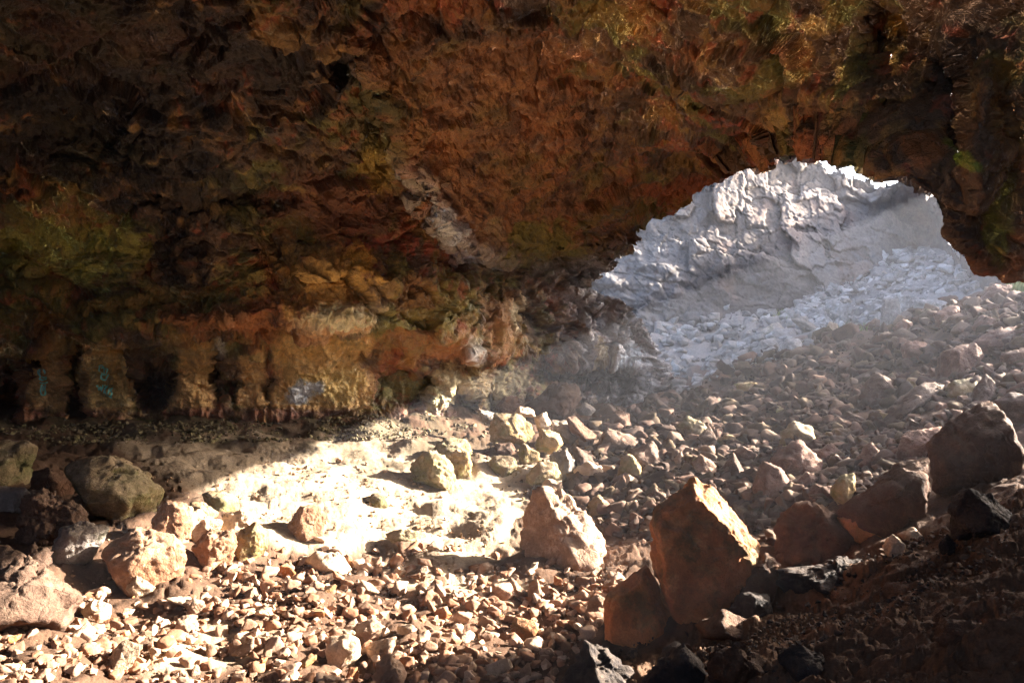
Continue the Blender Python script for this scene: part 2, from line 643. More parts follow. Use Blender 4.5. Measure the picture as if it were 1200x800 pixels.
def build_ground():
    az = np.concatenate([np.arange(-180, -39, 3.0), np.arange(-39, 39, 0.105), np.arange(39, 181, 3.0)])
    rr = 1.0 * (110.0 / 1.0) ** np.linspace(0, 1, 760)
    A, R = np.meshgrid(np.radians(az), rr)
    x, y = (R * np.sin(A)).ravel(), (R * np.cos(A)).ravel()
    z = ground_z(x, y)
    p = np.stack([x, y, z], 1)
    sand, dirt, out = ground_zone(p)
    rub = np.clip(1 - sand - dirt, 0, 1)
    near = sstep(45, 20, R.ravel())
    pl = plates(p * 2.2, 0.8)
    pl2 = plates(p * 7.0, 0.8)
    z = z + near * (rub * (0.045 * pl + 0.025 * pl2) + sand * (0.035 * fbm(p * 2.5, 5) + 0.012 * pl2 + 0.008 * plates(p * 19, 0.9))
                    + dirt * (0.09 * fbm(p * 1.8, 5) + 0.035 * pl + 0.035 * pl2 + 0.02 * plates(p * 17, 0.9)))
    z = z + sstep(18, 30, R.ravel()) * 0.35 * plates(p * 0.8, 1.0)
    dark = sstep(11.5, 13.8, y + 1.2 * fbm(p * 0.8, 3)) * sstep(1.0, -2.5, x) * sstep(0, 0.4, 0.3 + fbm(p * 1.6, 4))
    p[:, 2] = z
    base = np.array([0.10, 0.057, 0.035])
    c = np.tile(base, (len(p), 1))
    n = fbm(p * 1.1, 4)[:, None]
    c = c * (1 + 0.35 * n)
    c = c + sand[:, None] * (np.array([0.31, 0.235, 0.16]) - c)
    c = c + dirt[:, None] * (np.array([0.13, 0.075, 0.045]) * (1 + 0.4 * n) - c)
    c = c + out[:, None] * (np.array([0.18, 0.16, 0.148]) - c)
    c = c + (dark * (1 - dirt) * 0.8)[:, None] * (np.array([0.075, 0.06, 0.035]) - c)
    nr, na = A.shape
    i = np.arange(nr - 1)[:, None] * na + np.arange(na - 1)[None]
    f = np.stack([i, i + 1, i + na + 1, i + na], -1).reshape(-1, 4)[:, ::-1]
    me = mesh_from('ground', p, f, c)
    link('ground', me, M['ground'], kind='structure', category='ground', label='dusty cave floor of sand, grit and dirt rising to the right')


build_ground()

# ------------------------------------------------------------------ cave shell: roof, left wall, arch
SC = []
for a in [
    (0, 540, 13.0), (300, 540, 14.4), (600, 520, 18), (0, 480, 13.2), (150, 480, 13.7), (300, 480, 14.4), (430, 480, 15.2), (520, 474, 16.4), (600, 465, 18.4), (660, 455, 20.2), (720, 450, 20.8), (770, 450, 21.4), (820, 450, 23.5),
    (0, 430, 13.2), (300, 430, 14.3), (430, 430, 15.1), (600, 420, 18.6), (700, 400, 20.6), (770, 400, 21.3),
    (0, 380, 12.6), (150, 380, 12.9), (300, 385, 13.5), (430, 390, 14.3), (560, 390, 16.8), (640, 380, 19.6), (700, 350, 20.4), (760, 350, 21.2),
    (0, 320, 12.0), (150, 320, 12.4), (300, 320, 12.9), (400, 340, 13.5), (500, 340, 15.0), (560, 340, 16.8), (640, 320, 19.4), (700, 310, 20.2),
    (0, 220, 10.8), (150, 220, 11.1), (300, 220, 11.8), (400, 230, 12.8), (480, 270, 14.2),
    (0, 100, 8.5), (200, 100, 9.1), (350, 100, 9.8), (430, 120, 10.9), (0, 0, 7.0), (200, 0, 7.5), (400, 0, 8.5), (600, 0, 9.8), (800, 0, 8.8), (900, 0, 7.6), (1000, 0, 6.6), (1100, 0, 5.8), (1200, 0, 5.2),
    (520, 100, 11.4), (560, 200, 14.4), (600, 270, 17.4), (640, 200, 15.8), (700, 100, 13.2), (720, 230, 18.6), (800, 180, 16.5), (850, 120, 11.6),
    (900, 60, 8.8), (900, 150, 11.5), (945, 172, 8.8), (850, 200, 16.5), (800, 240, 18.6), (740, 288, 21), (1000, 100, 7.0), (1040, 195, 5.6), (985, 180, 7.0), (1090, 240, 5.3), (1120, 290, 5.4), (1100, 120, 5.8), (1160, 318, 5.6), (1200, 322, 5.7), (1200, 200, 5.5), (1200, 100, 5.2),
    (1500, 100, 5.4), (1500, 320, 6.1), (1300, -80, 4.9), (1000, -120, 5.9),
]:
    SC.append(at(*a))
for d, r in [((0, 0, 1), 5.2), ((0, 0.5, 1), 5.6), ((0, -1, 0.3), 7), ((0, -1, 0), 7.5), ((-1, 0, 0.1), 9.5), ((-1, 0, 0.6), 7.5), ((-1, 0.6, 0.1), 11.5), ((-1, 0.6, 0.5), 8.5), ((-0.6, -1, 0), 9), ((1, 0, 0.2), 6.2), ((1, 0, 0.7), 5), ((1, -0.7, 0.3), 8.5),
             ((1, 0.5, 0.3), 6.2), ((1, 0.5, 0.7), 5.4), ((0.4, 0.4, 1), 5.0), ((0, 0, -1), 6), ((-1, 0, -0.4), 9), ((0, 1, -1), 9), ((1, 0, -0.5), 9), ((0, -1, -0.5), 7.5)]:
    v = np.array(d, float)
    SC.append(tuple(v / np.linalg.norm(v) * r))
SC = np.array(SC)
_sr = np.linalg.norm(SC, axis=1)
_shell = rbf_fit(SC / _sr[:, None], np.log(_sr), 0.03)

LIP = np.array([(395, 20), (425, 80), (445, 118), (468, 165), (490, 205), (510, 245), (540, 285), (575, 300), (620, 283), (680, 280), (735, 290)], float)


def shell_r(d, px, py, wpx, wpy, infront):
    """radius of the cave surface along unit directions d; the wall's ledges and niches are cut in as steps of depth."""
    r = np.exp(_shell(d))
    w = np.where(infront, 1.0, 0.0)
    x, y = wpx, wpy
    left = w * sstep(720, 640, x)
    # hollow band of niches under the overhanging ledge of the left wall
    ledge = 392 + 10 * np.sin(x / 70.0) + np.where(x > 430, (x - 430) * 0.12, 0)
    band = sstep(ledge - 5, ledge + 6, y) * left
    r = r + 0.32 * band
    r = r - 0.36 * left * np.exp(-((y - ledge + 16) / 16.0) ** 2)
    nich = np.zeros_like(r)
    for cx, cy, rx, ry, dep in [(8, 448, 18, 48, 1.6), (92, 448, 15, 40, 1.5), (183, 452, 26, 27, 1.6), (150, 425, 4, 20, 0.6), (252, 440, 8, 34, 1.1), (272, 453, 12, 17, 0.8), (316, 456, 9, 22, 0.9), (470, 452, 34, 24, 0.6), (40, 420, 10, 18, 0.4), (540, 470, 16, 22, 0.8), (575, 470, 9, 18, 0.7), (700, 440, 50, 18, 1.4), (640, 440, 26, 14, 0.9)]:
        q = np.sqrt(((x - cx) / rx) ** 2 + ((y - cy) / ry) ** 2)
        nich = np.maximum(nich, dep * sstep(1.15, 0.8, q))
    # cave-like triangular roof of the wide niche
    nich *= 1 - 0.95 * sstep(-6, 6, (434 - y) - (x - 170) * -0.9 * 0 - (x - 196) * -0.55) * np.exp(-((x - 183) / 40.0) ** 2)
    r = r + nich * w
    r = r - 0.05 * left * sstep(450, 400, x) * np.exp(-((y - 486) / 7.0) ** 2)
    # the smooth slab of the vault ends in a lip; left of it the wall stands back
    d2 = np.full(r.shape, 1e9)
    side = np.zeros_like(r)
    for i in range(len(LIP) - 1):
        a, b = LIP[i], LIP[i + 1]
        e = b - a
        t = np.clip(((x - a[0]) * e[0] + (y - a[1]) * e[1]) / (e @ e), 0, 1)
        dd = np.hypot(x - a[0] - t * e[0], y - a[1] - t * e[1])
        cr = e[0] * (y - a[1]) - e[1] * (x - a[0])
        m = dd < d2
        d2 = np.where(m, dd, d2)
        side = np.where(m, np.sign(cr), side)
    sd = d2 * side
    fade = w * sstep(20, 90, y) * sstep(760, 660, x)
    # narrow back-step on the wall side, dying away from the lip
    r = r + fade * np.where(sd > 0, 1.0 * sstep(0, 16, sd) * np.exp(-np.maximum(sd - 16, 0) / 70.0), 0) * 0.8
    r = r - fade * 0.35 * np.exp(-(np.minimum(sd, 0) / 18.0) ** 2) * (sd <= 0)
    # knobs and alcoves of the upper left wall
    for cx, cy, rx, ry, dep in [(70, 285, 95, 52, 0.7), (190, 300, 35, 40, 0.8), (250, 230, 90, 22, 0.7), (110, 140, 60, 45, 0.7), (385, 345, 68, 50, -0.55), (500, 360, 45, 42, -0.4), (560, 400, 50, 25, -0.5), (330, 300, 30, 40, 0.5), (575, 330, 25, 30, 0.5), (1055, 60, 40, 60, 0.8), (1150, 150, 25, 90, -0.7), (1120, 120, 14, 60, 0.7), (820, 140, 60, 16, -0.5), (740, 30, 60, 20, -0.35), (930, 120, 70, 14, -0.4), (225, 370, 80, 12, -0.4), (80, 350, 90, 10, -0.35)]:
        q = ((x - cx) / rx) ** 2 + ((y - cy) / ry) ** 2
        r = r + w * dep * np.exp(-q * q)
    return r, sd


# photo-space outline of the mouth; open below and to the right, where the pit goes on
MOUTH = [(690, 335), (712, 318), (735, 292), (752, 268), (775, 255), (808, 240), (818, 222), (838, 213), (858, 207), (866, 198), (888, 196), (902, 197), (912, 184), (935, 180), (958, 181), (985, 187), (1008, 193), (1022, 200), (1036, 211), (1060, 208), (1078, 218), (1092, 232), (1102, 252), (1104, 272), (1116, 292),
         (1130, 304), (1138, 322), (1160, 329), (1185, 331), (1230, 330), (1500, 335), (1500, 560), (850, 560), (800, 470), (775, 420), (740, 360)]

# edge of the patch of ground the sun reaches (photo pixels, carried onto the ground below)
LIT = [(-260, 800), (-60, 720), (20, 680), (80, 655), (125, 650), (155, 640), (190, 612), (235, 575), (290, 556), (335, 543), (400, 541), (440, 552), (480, 570), (530, 592), (590, 588), (640, 566), (690, 535),
       (640, 520), (560, 510), (590, 478), (680, 470), (740, 470), (800, 452), (870, 424), (930, 402), (1000, 391), (1100, 363), (1190, 341)]
LIT_LOW = [(1205, 575), (1080, 625), (1000, 652), (905, 690), (830, 730), (740, 745), (690, 768), (640, 800), (560, 860), (300, 900), (-100, 900), (-400, 900)]


def to_plan(pts):
    a = np.array(pts, float)
    d, ok = hit(a[:, 0], a[:, 1], 1.2, 60)
    return [((p[0] - 600) / F * q, q) for p, q in zip(a, d)]


lit_plan = to_plan(LIT) + [(16, 26), (30, 30), (34, 6), (13, 4.0)] + to_plan(LIT_LOW)

SHELL_GRID = {}


def build_shell():
    az = np.concatenate([np.arange(-180, -37, 1.2), np.arange(-37, 37.5, 0.078), np.arange(37.5, 180.1, 0.8)])
    el = np.concatenate([np.arange(-60, -13, 3.0), np.arange(-13, -9.5, 0.3), np.arange(-9.5, 27, 0.078), np.arange(27, 90.1, 1.4)])
    A, E = np.meshgrid(np.radians(az), np.radians(el))
    d = np.stack([np.cos(E) * np.sin(A), np.cos(E) * np.cos(A), np.sin(E)], -1).reshape(-1, 3)
    front = (d[:, 1] > 0.15)
    y = np.maximum(d[:, 1], 0.15)
    px, py = 600 + F * d[:, 0] / y, 400 - F * d[:, 2] / y
    wob = d * 14
    wx, wy = px + 13 * fbm(wob * 1.6, 4), py + 8 * fbm(wob + 31.7, 4)
    r, sd = shell_r(d, px, py, wx, wy, front)
    p = d * r[:, None]
    # broad and fine relief along the surface normal
    ne, na = A.shape

    def normals(q):
        g = q.reshape(ne, na, 3)
        n = np.cross(np.gradient(g, axis=1), np.gradient(g, axis=0)).reshape(-1, 3)
        n /= np.linalg.norm(n, axis=1)[:, None] + 1e-12
        n *= np.sign(-(n * d).sum(1))[:, None]
        return n
    slab = np.where(front, sstep(6, -14, sd) * sstep(800, 560, px) * sstep(300, 285, py) * sstep(20, 70, py), 0)
    low = np.where(front, sstep(388, 402, wy) * sstep(650, 590, px), 0)
    weather = np.where(front, sstep(590, 680, px) * sstep(290, 330, py) * sstep(840, 800, px), 0)
    n = -d
    big = fbm(p * 0.42, 4)
    q = p * np.array([0.75, 0.55, 1.25]) + 0.35 * np.stack([fbm(p * 0.9, 2), fbm(p * 0.9 + 5, 2), fbm(p * 0.9 + 11, 2)], 1)
    pl = plates(q, 1.1)
    pl2 = plates(q * 2.9 + 3.3, 1.0)
    pl3 = plates(p * np.array([6.0, 4.0, 8.5]), 0.8)
    amp = (1 - 0.45 * slab) * (1 - 0.5 * low)
    h = 0.30 * big * (1 - 0.5 * low) + amp * (0.30 * pl + 0.13 * pl2) + 0.045 * pl3 * (0.5 + amp * 0.5) + 0.018 * plates(q * 16.0, 0.9) + 0.10 * ridged(q * 1.5, 6, gain=0.55) * amp + 0.03 * ridged(p * 6, 4)
    h = h + weather * (0.22 * pl2 + 0.10 * plates(p * np.array([4.0, 3.0, 3.0]), 0.9, cheb=True))
    flow = perlin(p * np.array([1.2, 3.5, 3.5]) + 0.8 * fbm(p * 1.1, 3)[:, None])
    h = h + slab * (0.05 * ridged(p * np.array([0.9, 2.6, 3.4]), 5) + 0.05 * flow)
    h = h + low * (0.16 * fbm(p * 1.3 + 4, 4) + 0.07 * ridged(p * np.array([3.0, 3.0, 0.7]), 4) + 0.03 * fbm(p * 3.0, 4))
    h = h * np.where(front, 1.0, 0.8)
    n = normals(p)
    h = h * (0.30 + 0.70 * sstep(5, 12, r))
    n = n * 0.7 - d * 0.3
    p = p + n * h[:, None]
    SHELL_GRID.update(az=az, el=el, p=p.reshape(ne, na, 3))
    # ---- mineral colours, and a near-black for mottling and painted-in shade
    umber, rust, red, olive, ochre, cream, white, mottle_and_shade = (np.array(c) for c in (
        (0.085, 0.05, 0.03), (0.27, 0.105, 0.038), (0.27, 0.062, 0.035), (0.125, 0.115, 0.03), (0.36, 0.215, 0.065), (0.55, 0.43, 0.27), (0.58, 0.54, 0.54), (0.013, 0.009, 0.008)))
    c = np.tile(umber * 1.15, (len(p), 1))

    def lay(mask, col):
        nonlocal c
        c = c + np.clip(mask, 0, 1)[:, None] * (col - c)
    f1, f2, f3 = fbm(p * 0.55 + 3, 5, gain=0.6), fbm(p * 0.8 + 40, 5, gain=0.6), fbm(p * 1.6 + 80, 5, gain=0.62)
    f4, f5 = fbm(p * 3.3 + 120, 4, gain=0.65), ridged(p * 2.2 + 7, 4)
    lay(sstep(0.0, 0.55, f1) * 0.8, rust)
    lay(sstep(0.05, 0.5, f2) * 0.75, olive)
    lay(sstep(0.25, 0.6, f3) * 0.5, ochre * 0.8)
    lay(sstep(0.1, 0.6, -f3) * 0.6, mottle_and_shade)
    lay(sstep(0.35, 0.75, f4 + 0.4 * f1) * 0.5, red)
    lay(slab * (0.55 + 0.4 * f3), np.array((0.25, 0.105, 0.042)))
    lay(slab * sstep(0.2, 0.6, f4) * 0.5, np.array((0.33, 0.17, 0.07)))

    def blob(cx, cy, rx, ry, col, k, rough=0.55, ang=0.0, tex=None):
        ca, sa = math.cos(math.radians(ang)), math.sin(math.radians(ang))
        ux, uy = (px - cx) * ca + (py - cy) * sa, -(px - cx) * sa + (py - cy) * ca
        q = np.sqrt((ux / rx) ** 2 + (uy / ry) ** 2) + rough * f3 + 0.25 * f4
        m = sstep(1.1, 0.65, q) * k * front
        if tex is not None:
            m = m * tex
        lay(m, col)
    streak = sstep(-0.2, 0.5, ridged(p * np.array([3.2, 3.2, 0.8]) + 2, 4))
    drip = sstep(0.0, 0.6, ridged(p * np.array([5.0, 5.0, 1.1]) + 9, 4))
    soft = sstep(-0.5, 0.4, f4)
    lime = np.array((0.25, 0.225, 0.05))
    blob(80, 292, 100, 50, lime, 0.9, tex=0.35 + 0.65 * soft)
    blob(60, 300, 80, 40, np.array((0.31, 0.27, 0.08)), 0.6, tex=soft)
    blob(160, 355, 130, 12, ochre * 0.6, 0.6, ang=-8)
    blob(150, 60, 270, 110, mottle_and_shade, 0.85)  # top left darkened: shade painted into the rock colour
    blob(90, 170, 190, 65, mottle_and_shade, 0.88)
    blob(260, 230, 120, 34, mottle_and_shade, 0.75)  # alcoves of the upper wall get the same painted shade
    blob(215, 300, 40, 40, mottle_and_shade, 0.6)
    blob(385, 325, 66, 46, ochre * 1.1, 0.9, tex=0.3 + 0.7 * streak)
    blob(395, 372, 54, 17, cream, 0.85, ang=-12, rough=0.6, tex=0.25 + 0.75 * streak)
    blob(420, 308, 20, 26, np.array((0.45, 0.25, 0.04)), 0.8)
    blob(500, 360, 48, 36, np.array((0.19, 0.15, 0.035)), 0.8)
    blob(480, 345, 35, 22, rust * 0.6, 0.7)
    blob(470, 285, 80, 22, red, 0.8, tex=soft)
    blob(390, 240, 90, 45, np.array((0.16, 0.06, 0.03)), 0.6)
    blob(440, 190, 26, 36, np.array((0.30, 0.19, 0.04)), 0.7, ang=-30)
    blob(430, 140, 40, 40, np.array((0.085, 0.075, 0.03)), 0.7)
    lipm = np.exp(-((sd - 3) / 13.0) ** 2) * front * sstep(150, 200, py) * sstep(640, 560, px)
    lay(lipm * (0.10 + 0.6 * drip) * sstep(150, 240, py), np.array((0.42, 0.38, 0.36)))
    blob(525, 262, 34, 14, white, 0.7, ang=40, tex=0.15 + 0.85 * drip)
    blob(572, 270, 22, 22, np.array((0.36, 0.24, 0.13)), 0.7)
    blob(630, 275, 60, 26, np.array((0.16, 0.14, 0.03)), 0.8)
    blob(660, 300, 60, 20, np.array((0.20, 0.165, 0.05)), 0.6)
    blob(585, 375, 26, 36, np.array((0.32, 0.165, 0.07)), 0.8)
    blob(552, 404, 13, 15, white, 0.85, rough=0.35, tex=0.3 + 0.7 * soft)
    blob(520, 405, 34, 14, np.array((0.32, 0.14, 0.06)), 0.8)
    blob(605, 370, 10, 20, cream, 0.7, ang=20)
    blob(450, 400, 110, 10, rust * 1.1, 0.6)
    blob(340, 385, 70, 12, rust * 1.1, 0.6)
    blob(250, 372, 60, 14, np.array((0.30, 0.12, 0.05)), 0.7)
    blob(860, 135, 60, 14, red * 1.15, 0.75, tex=soft)
    blob(830, 225, 80, 22, np.array((0.24, 0.07, 0.032)), 0.7)
    blob(970, 172, 30, 14, np.array((0.33, 0.11, 0.04)), 0.8)
    blob(1010, 180, 30, 14, olive, 0.6)
    blob(960, 130, 80, 18, ochre, 0.6, tex=soft)
    blob(1060, 55, 18, 50, ochre * 1.1, 0.7, tex=soft)
    blob(1080, 175, 24, 22, rust, 0.7)
    blob(1130, 185, 34, 8, np.array((0.16, 0.19, 0.03)), 0.9, ang=35)
    blob(1175, 250, 14, 60, np.array((0.19, 0.17, 0.03)), 0.8, tex=0.4 + 0.6 * soft)
    blob(1180, 120, 20, 70, ochre * 0.7, 0.6, tex=soft)
    blob(1110, 90, 45, 60, mottle_and_shade, 0.55)
    blob(720, 20, 70, 18, ochre * 0.75, 0.6)
    blob(960, 30, 30, 10, ochre, 0.6)
    blob(920, 80, 60, 24, olive * 1.2, 0.55)
    # niche band
    pil = np.array((0.50, 0.30, 0.12))
    for a, b, k in ((40, 74, 0.8), (106, 150, 1.0), (206, 244, 0.8), (284, 308, 0.8), (326, 432, 0.9)):
        lay(low * sstep(a - 6, a + 4, wx) * sstep(b + 6, b - 4, wx) * k * (0.55 + 0.45 * streak) * sstep(484, 474, py), pil)
    blob(128, 440, 20, 45, np.array((0.55, 0.28, 0.10)), 0.85, rough=0.25)
    blob(395, 450, 40, 28, np.array((0.50, 0.31, 0.12)), 0.85, tex=0.3 + 0.7 * streak)
    blob(357, 462, 20, 16, white, 0.85, tex=drip, rough=0.7)
    blob(258, 402, 10, 12, white, 0.8, tex=soft)
    blob(470, 452, 30, 26, np.array((0.12, 0.105, 0.03)), 0.8)
    blob(560, 450, 60, 28, np.array((0.34, 0.27, 0.15)), 0.8, tex=0.3 + 0.7 * streak)
    lay(low * sstep(418, 400, wy) * 0.6 * soft, np.array((0.22, 0.18, 0.07)))
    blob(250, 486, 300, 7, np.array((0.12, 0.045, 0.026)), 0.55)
    blob(90, 448, 18, 36, mottle_and_shade, 0.6, rough=0.2)  # niche hollows darkened, their shade put into the colour
    blob(183, 455, 30, 25, mottle_and_shade, 0.5, rough=0.2)
    # the wall by the mouth, washed grey by weather, with white runs
    gm = sstep(600, 700, px - 0.25 * (py - 330)) * sstep(280, 320, py) * sstep(830, 800, px) * front
    lay(gm * 0.75, np.array((0.10, 0.085, 0.083)))
    lay(gm * drip * 0.85 * sstep(-0.3, 0.3, f2 + 0.2), np.array((0.34, 0.315, 0.31)))
    blob(700, 415, 10, 22, np.array((0.36, 0.27, 0.15)), 0.8, rough=0.2)
    blob(735, 420, 18, 24, white, 0.8, tex=drip, rough=0.3)
    blob(740, 455, 70, 16, mottle_and_shade, 0.7)  # dark pocket at the wall foot, its shade painted in
    c = np.clip(c * 1.65, 0.01, 0.72)
    # ---- faces, with the mouth and the sun's opening left out
    i = np.arange(ne - 1)[:, None] * na + np.arange(na - 1)[None]
    f = np.stack([i, i + 1, i + na + 1, i + na], -1).reshape(-1, 4)
    fc = p[f].mean(1)
    fpx, fpy = px[f].mean(1), py[f].mean(1)
    fd = d[f].mean(1)
    ffront = fd[:, 1] > 0.15
    jag = 5.5 * fbm(fc * 1.5, 4) + 1.6 * fbm(fc * 6, 3) + 7.0 * perlin(fc * 2.6 + 3) * sstep(9, 6, np.linalg.norm(fc, axis=1))
    kill = ffront & in_poly(fpx + jag, fpy + 0.9 * jag, MOUTH)
    outside = ~ffront | (fpx > 1212) | (fpx < -12) | (fpy < -10)
    up = (fd[:, 2] > -0.06) & (fd[:, 0] > 0) & outside
    idx = np.nonzero(up)[0]
    q = fc[idx]
    s = np.array(SV)
    t = (q[:, 2] + 2.0) / s[2]
    for _ in range(6):
        g = q - s * t[:, None]
        t = np.clip((q[:, 2] - ground_z(g[:, 0], g[:, 1])) / s[2], 0, 60)
    g = q - s * t[:, None]
    jl = 0.35 * fbm(np.stack([g[:, 0], g[:, 1], 0 * t], 1) * 0.8, 3)
    cand = in_poly(g[:, 0] + jl, g[:, 1] + jl, lit_plan)
    ci = np.nonzero(cand)[0]
    free = np.ones(len(ci), bool)
    for k in np.linspace(0.04, 0.96, 24):
        w_ = q[ci] - s * (t[ci] * k)[:, None]
        rw = np.linalg.norm(w_, axis=1)
        dw = w_ / rw[:, None]
        wpx, wpy = 600 + F * dw[:, 0] / np.maximum(dw[:, 1], 0.15), 400 - F * dw[:, 2] / np.maximum(dw[:, 1], 0.15)
        seen = (dw[:, 1] > 0.15) & (wpx < 1204) & (wpy > -4) & ~in_poly(wpx, wpy, MOUTH)
        free &= ~(seen & (rw > np.exp(_shell(dw)) - 0.5))
    kill[idx[ci[free]]] = True
    # unseen roof opening added behind the camera to let in sky fill
    kill |= (fd[:, 1] < -0.3) & (fd[:, 2] > 0.22 + 0.05 * perlin(fd * 5)) & (fd[:, 2] < 0.60) & (fd[:, 0] < -0.12)
    keep = f[~kill]
    fpxk, fpyk = fpx[~kill], fpy[~kill]
    front_k = ffront[~kill]
    # three rock bodies: the vault, the overhanging left wall, the band of pillars under it
    fsd = sd[keep].mean(1)
    flow_ = low[keep].mean(1)
    left = front_k & (fpxk < 790) & (fsd > 0) & (fpyk > 60) & (fpxk > -60)
    band = left & (flow_ > 0.5) & (fpxk < 640)
    wall = left & ~band
    roof = ~(left)
    res = {}
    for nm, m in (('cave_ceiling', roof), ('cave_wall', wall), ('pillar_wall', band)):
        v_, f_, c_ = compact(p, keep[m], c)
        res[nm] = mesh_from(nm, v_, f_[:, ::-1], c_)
    # roof thickness at its broken edges, plus an unseen sheet added to block sun
    ek = np.sort(np.concatenate([keep[:, [0, 1]], keep[:, [1, 2]], keep[:, [2, 3]], keep[:, [3, 0]]]), 1)
    key = ek[:, 0].astype(np.int64) * len(p) + ek[:, 1]
    u, cnt = np.unique(key, return_counts=True)
    b = u[cnt == 1]
    e = np.stack([b // len(p), b % len(p)], 1)
    inner = (np.abs(d[e[:, 0], 2]) < 0.97) & (d[e[:, 0], 2] > -0.8) & ~((np.abs(np.degrees(np.arctan2(d[e[:, 0], 0], d[e[:, 0], 1]))) > 178))
    e = e[inner]
    vs, inv = np.unique(e, return_inverse=True)
    inv = inv.reshape(e.shape)
    rings = [p[vs]]
    sunblockw = (sstep(1096, 1084, px[vs]) * sstep(860, 885, px[vs]) * (d[vs, 1] > 0.3))[:, None]  # where the rim runs on as the added sun-blocking sheet
    thin = np.where(px[vs] > 1040, 0.10, 0.28)[:, None]
    OUT, UP = (0.3, 3.0, 6.5, 9.5, 14.0, 19.0), (0.6, 1.2, 0.7, 0.2, 0.15, 0.15)
    o = np.stack([(px[vs] - 980) * 1.0, 0 * px[vs], -(py[vs] - 330) * 1.0], 1)
    o[d[vs, 1] < 0.2] = (1.0, 0.0, 1.0)
    o /= np.linalg.norm(o, axis=1)[:, None]
    NR = 24
    for k in range(1, NR + 1):
        kk = 6.0 * k / NR
        ou, uu = np.interp(kk, range(7), (0,) + OUT), np.interp(kk, range(7), (0,) + UP)
        q = p[vs] + (1 - sunblockw) * (d[vs] * thin * kk + o * thin * 0.8 * kk) + sunblockw * (d[vs] * ou + o * uu)
        q += (0.05 + 0.42 * sunblockw * min(1.0, ou / 6)) * np.stack([fbm(q * 1.8, 3), fbm(q * 1.8 + 9, 3), fbm(q * 1.8 + 19, 3)], 1)
        rings.append(q)
    nv = len(vs)
    ff = []
    for k in range(24):
        ff.append(np.stack([inv[:, 0] + k * nv, inv[:, 1] + k * nv, inv[:, 1] + (k + 1) * nv, inv[:, 0] + (k + 1) * nv], 1))
    rim_v, rim_f = np.concatenate(rings), np.concatenate(ff)
    rim_c = np.tile(c[vs], (25, 1))
    m0 = res['cave_ceiling']
    # join the rim and its sun-blocking sheet to the vault's mesh
    v_, f_, c_ = compact(p, keep[roof], c)
    res['cave_ceiling'] = mesh_from('cave_ceiling', np.concatenate([v_, rim_v]), np.concatenate([f_[:, ::-1], rim_f + len(v_)]), np.concatenate([c_, rim_c]))
    bpy.data.meshes.remove(m0)
    return res


shell = build_shell()
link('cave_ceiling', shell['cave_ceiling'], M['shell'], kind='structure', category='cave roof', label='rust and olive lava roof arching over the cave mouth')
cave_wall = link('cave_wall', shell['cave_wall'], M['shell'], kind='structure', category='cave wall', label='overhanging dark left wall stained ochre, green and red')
pillar_wall = link('pillar_wall', shell['pillar_wall'], M['shell'], kind='structure', category='cave wall', label='low band of rock pillars and niches under the ledge')


def shell_at(px, py, off=0.0):
    az = math.degrees(math.atan2((px - 600) / F, 1))
    el = math.degrees(math.atan2((400 - py) / F, math.hypot((px - 600) / F, 1)))
    ga, ge, gp = SHELL_GRID['az'], SHELL_GRID['el'], SHELL_GRID['p']
    i, j = int(np.searchsorted(ge, el)) - 1, int(np.searchsorted(ga, az)) - 1
    u, v = (el - ge[i]) / (ge[i + 1] - ge[i]), (az - ga[j]) / (ga[j + 1] - ga[j])
    p = gp[i, j] * (1 - u) * (1 - v) + gp[i + 1, j] * u * (1 - v) + gp[i, j + 1] * (1 - u) * v + gp[i + 1, j + 1] * u * v
    n = np.linalg.norm(p)
    return p * (1 - off / n)


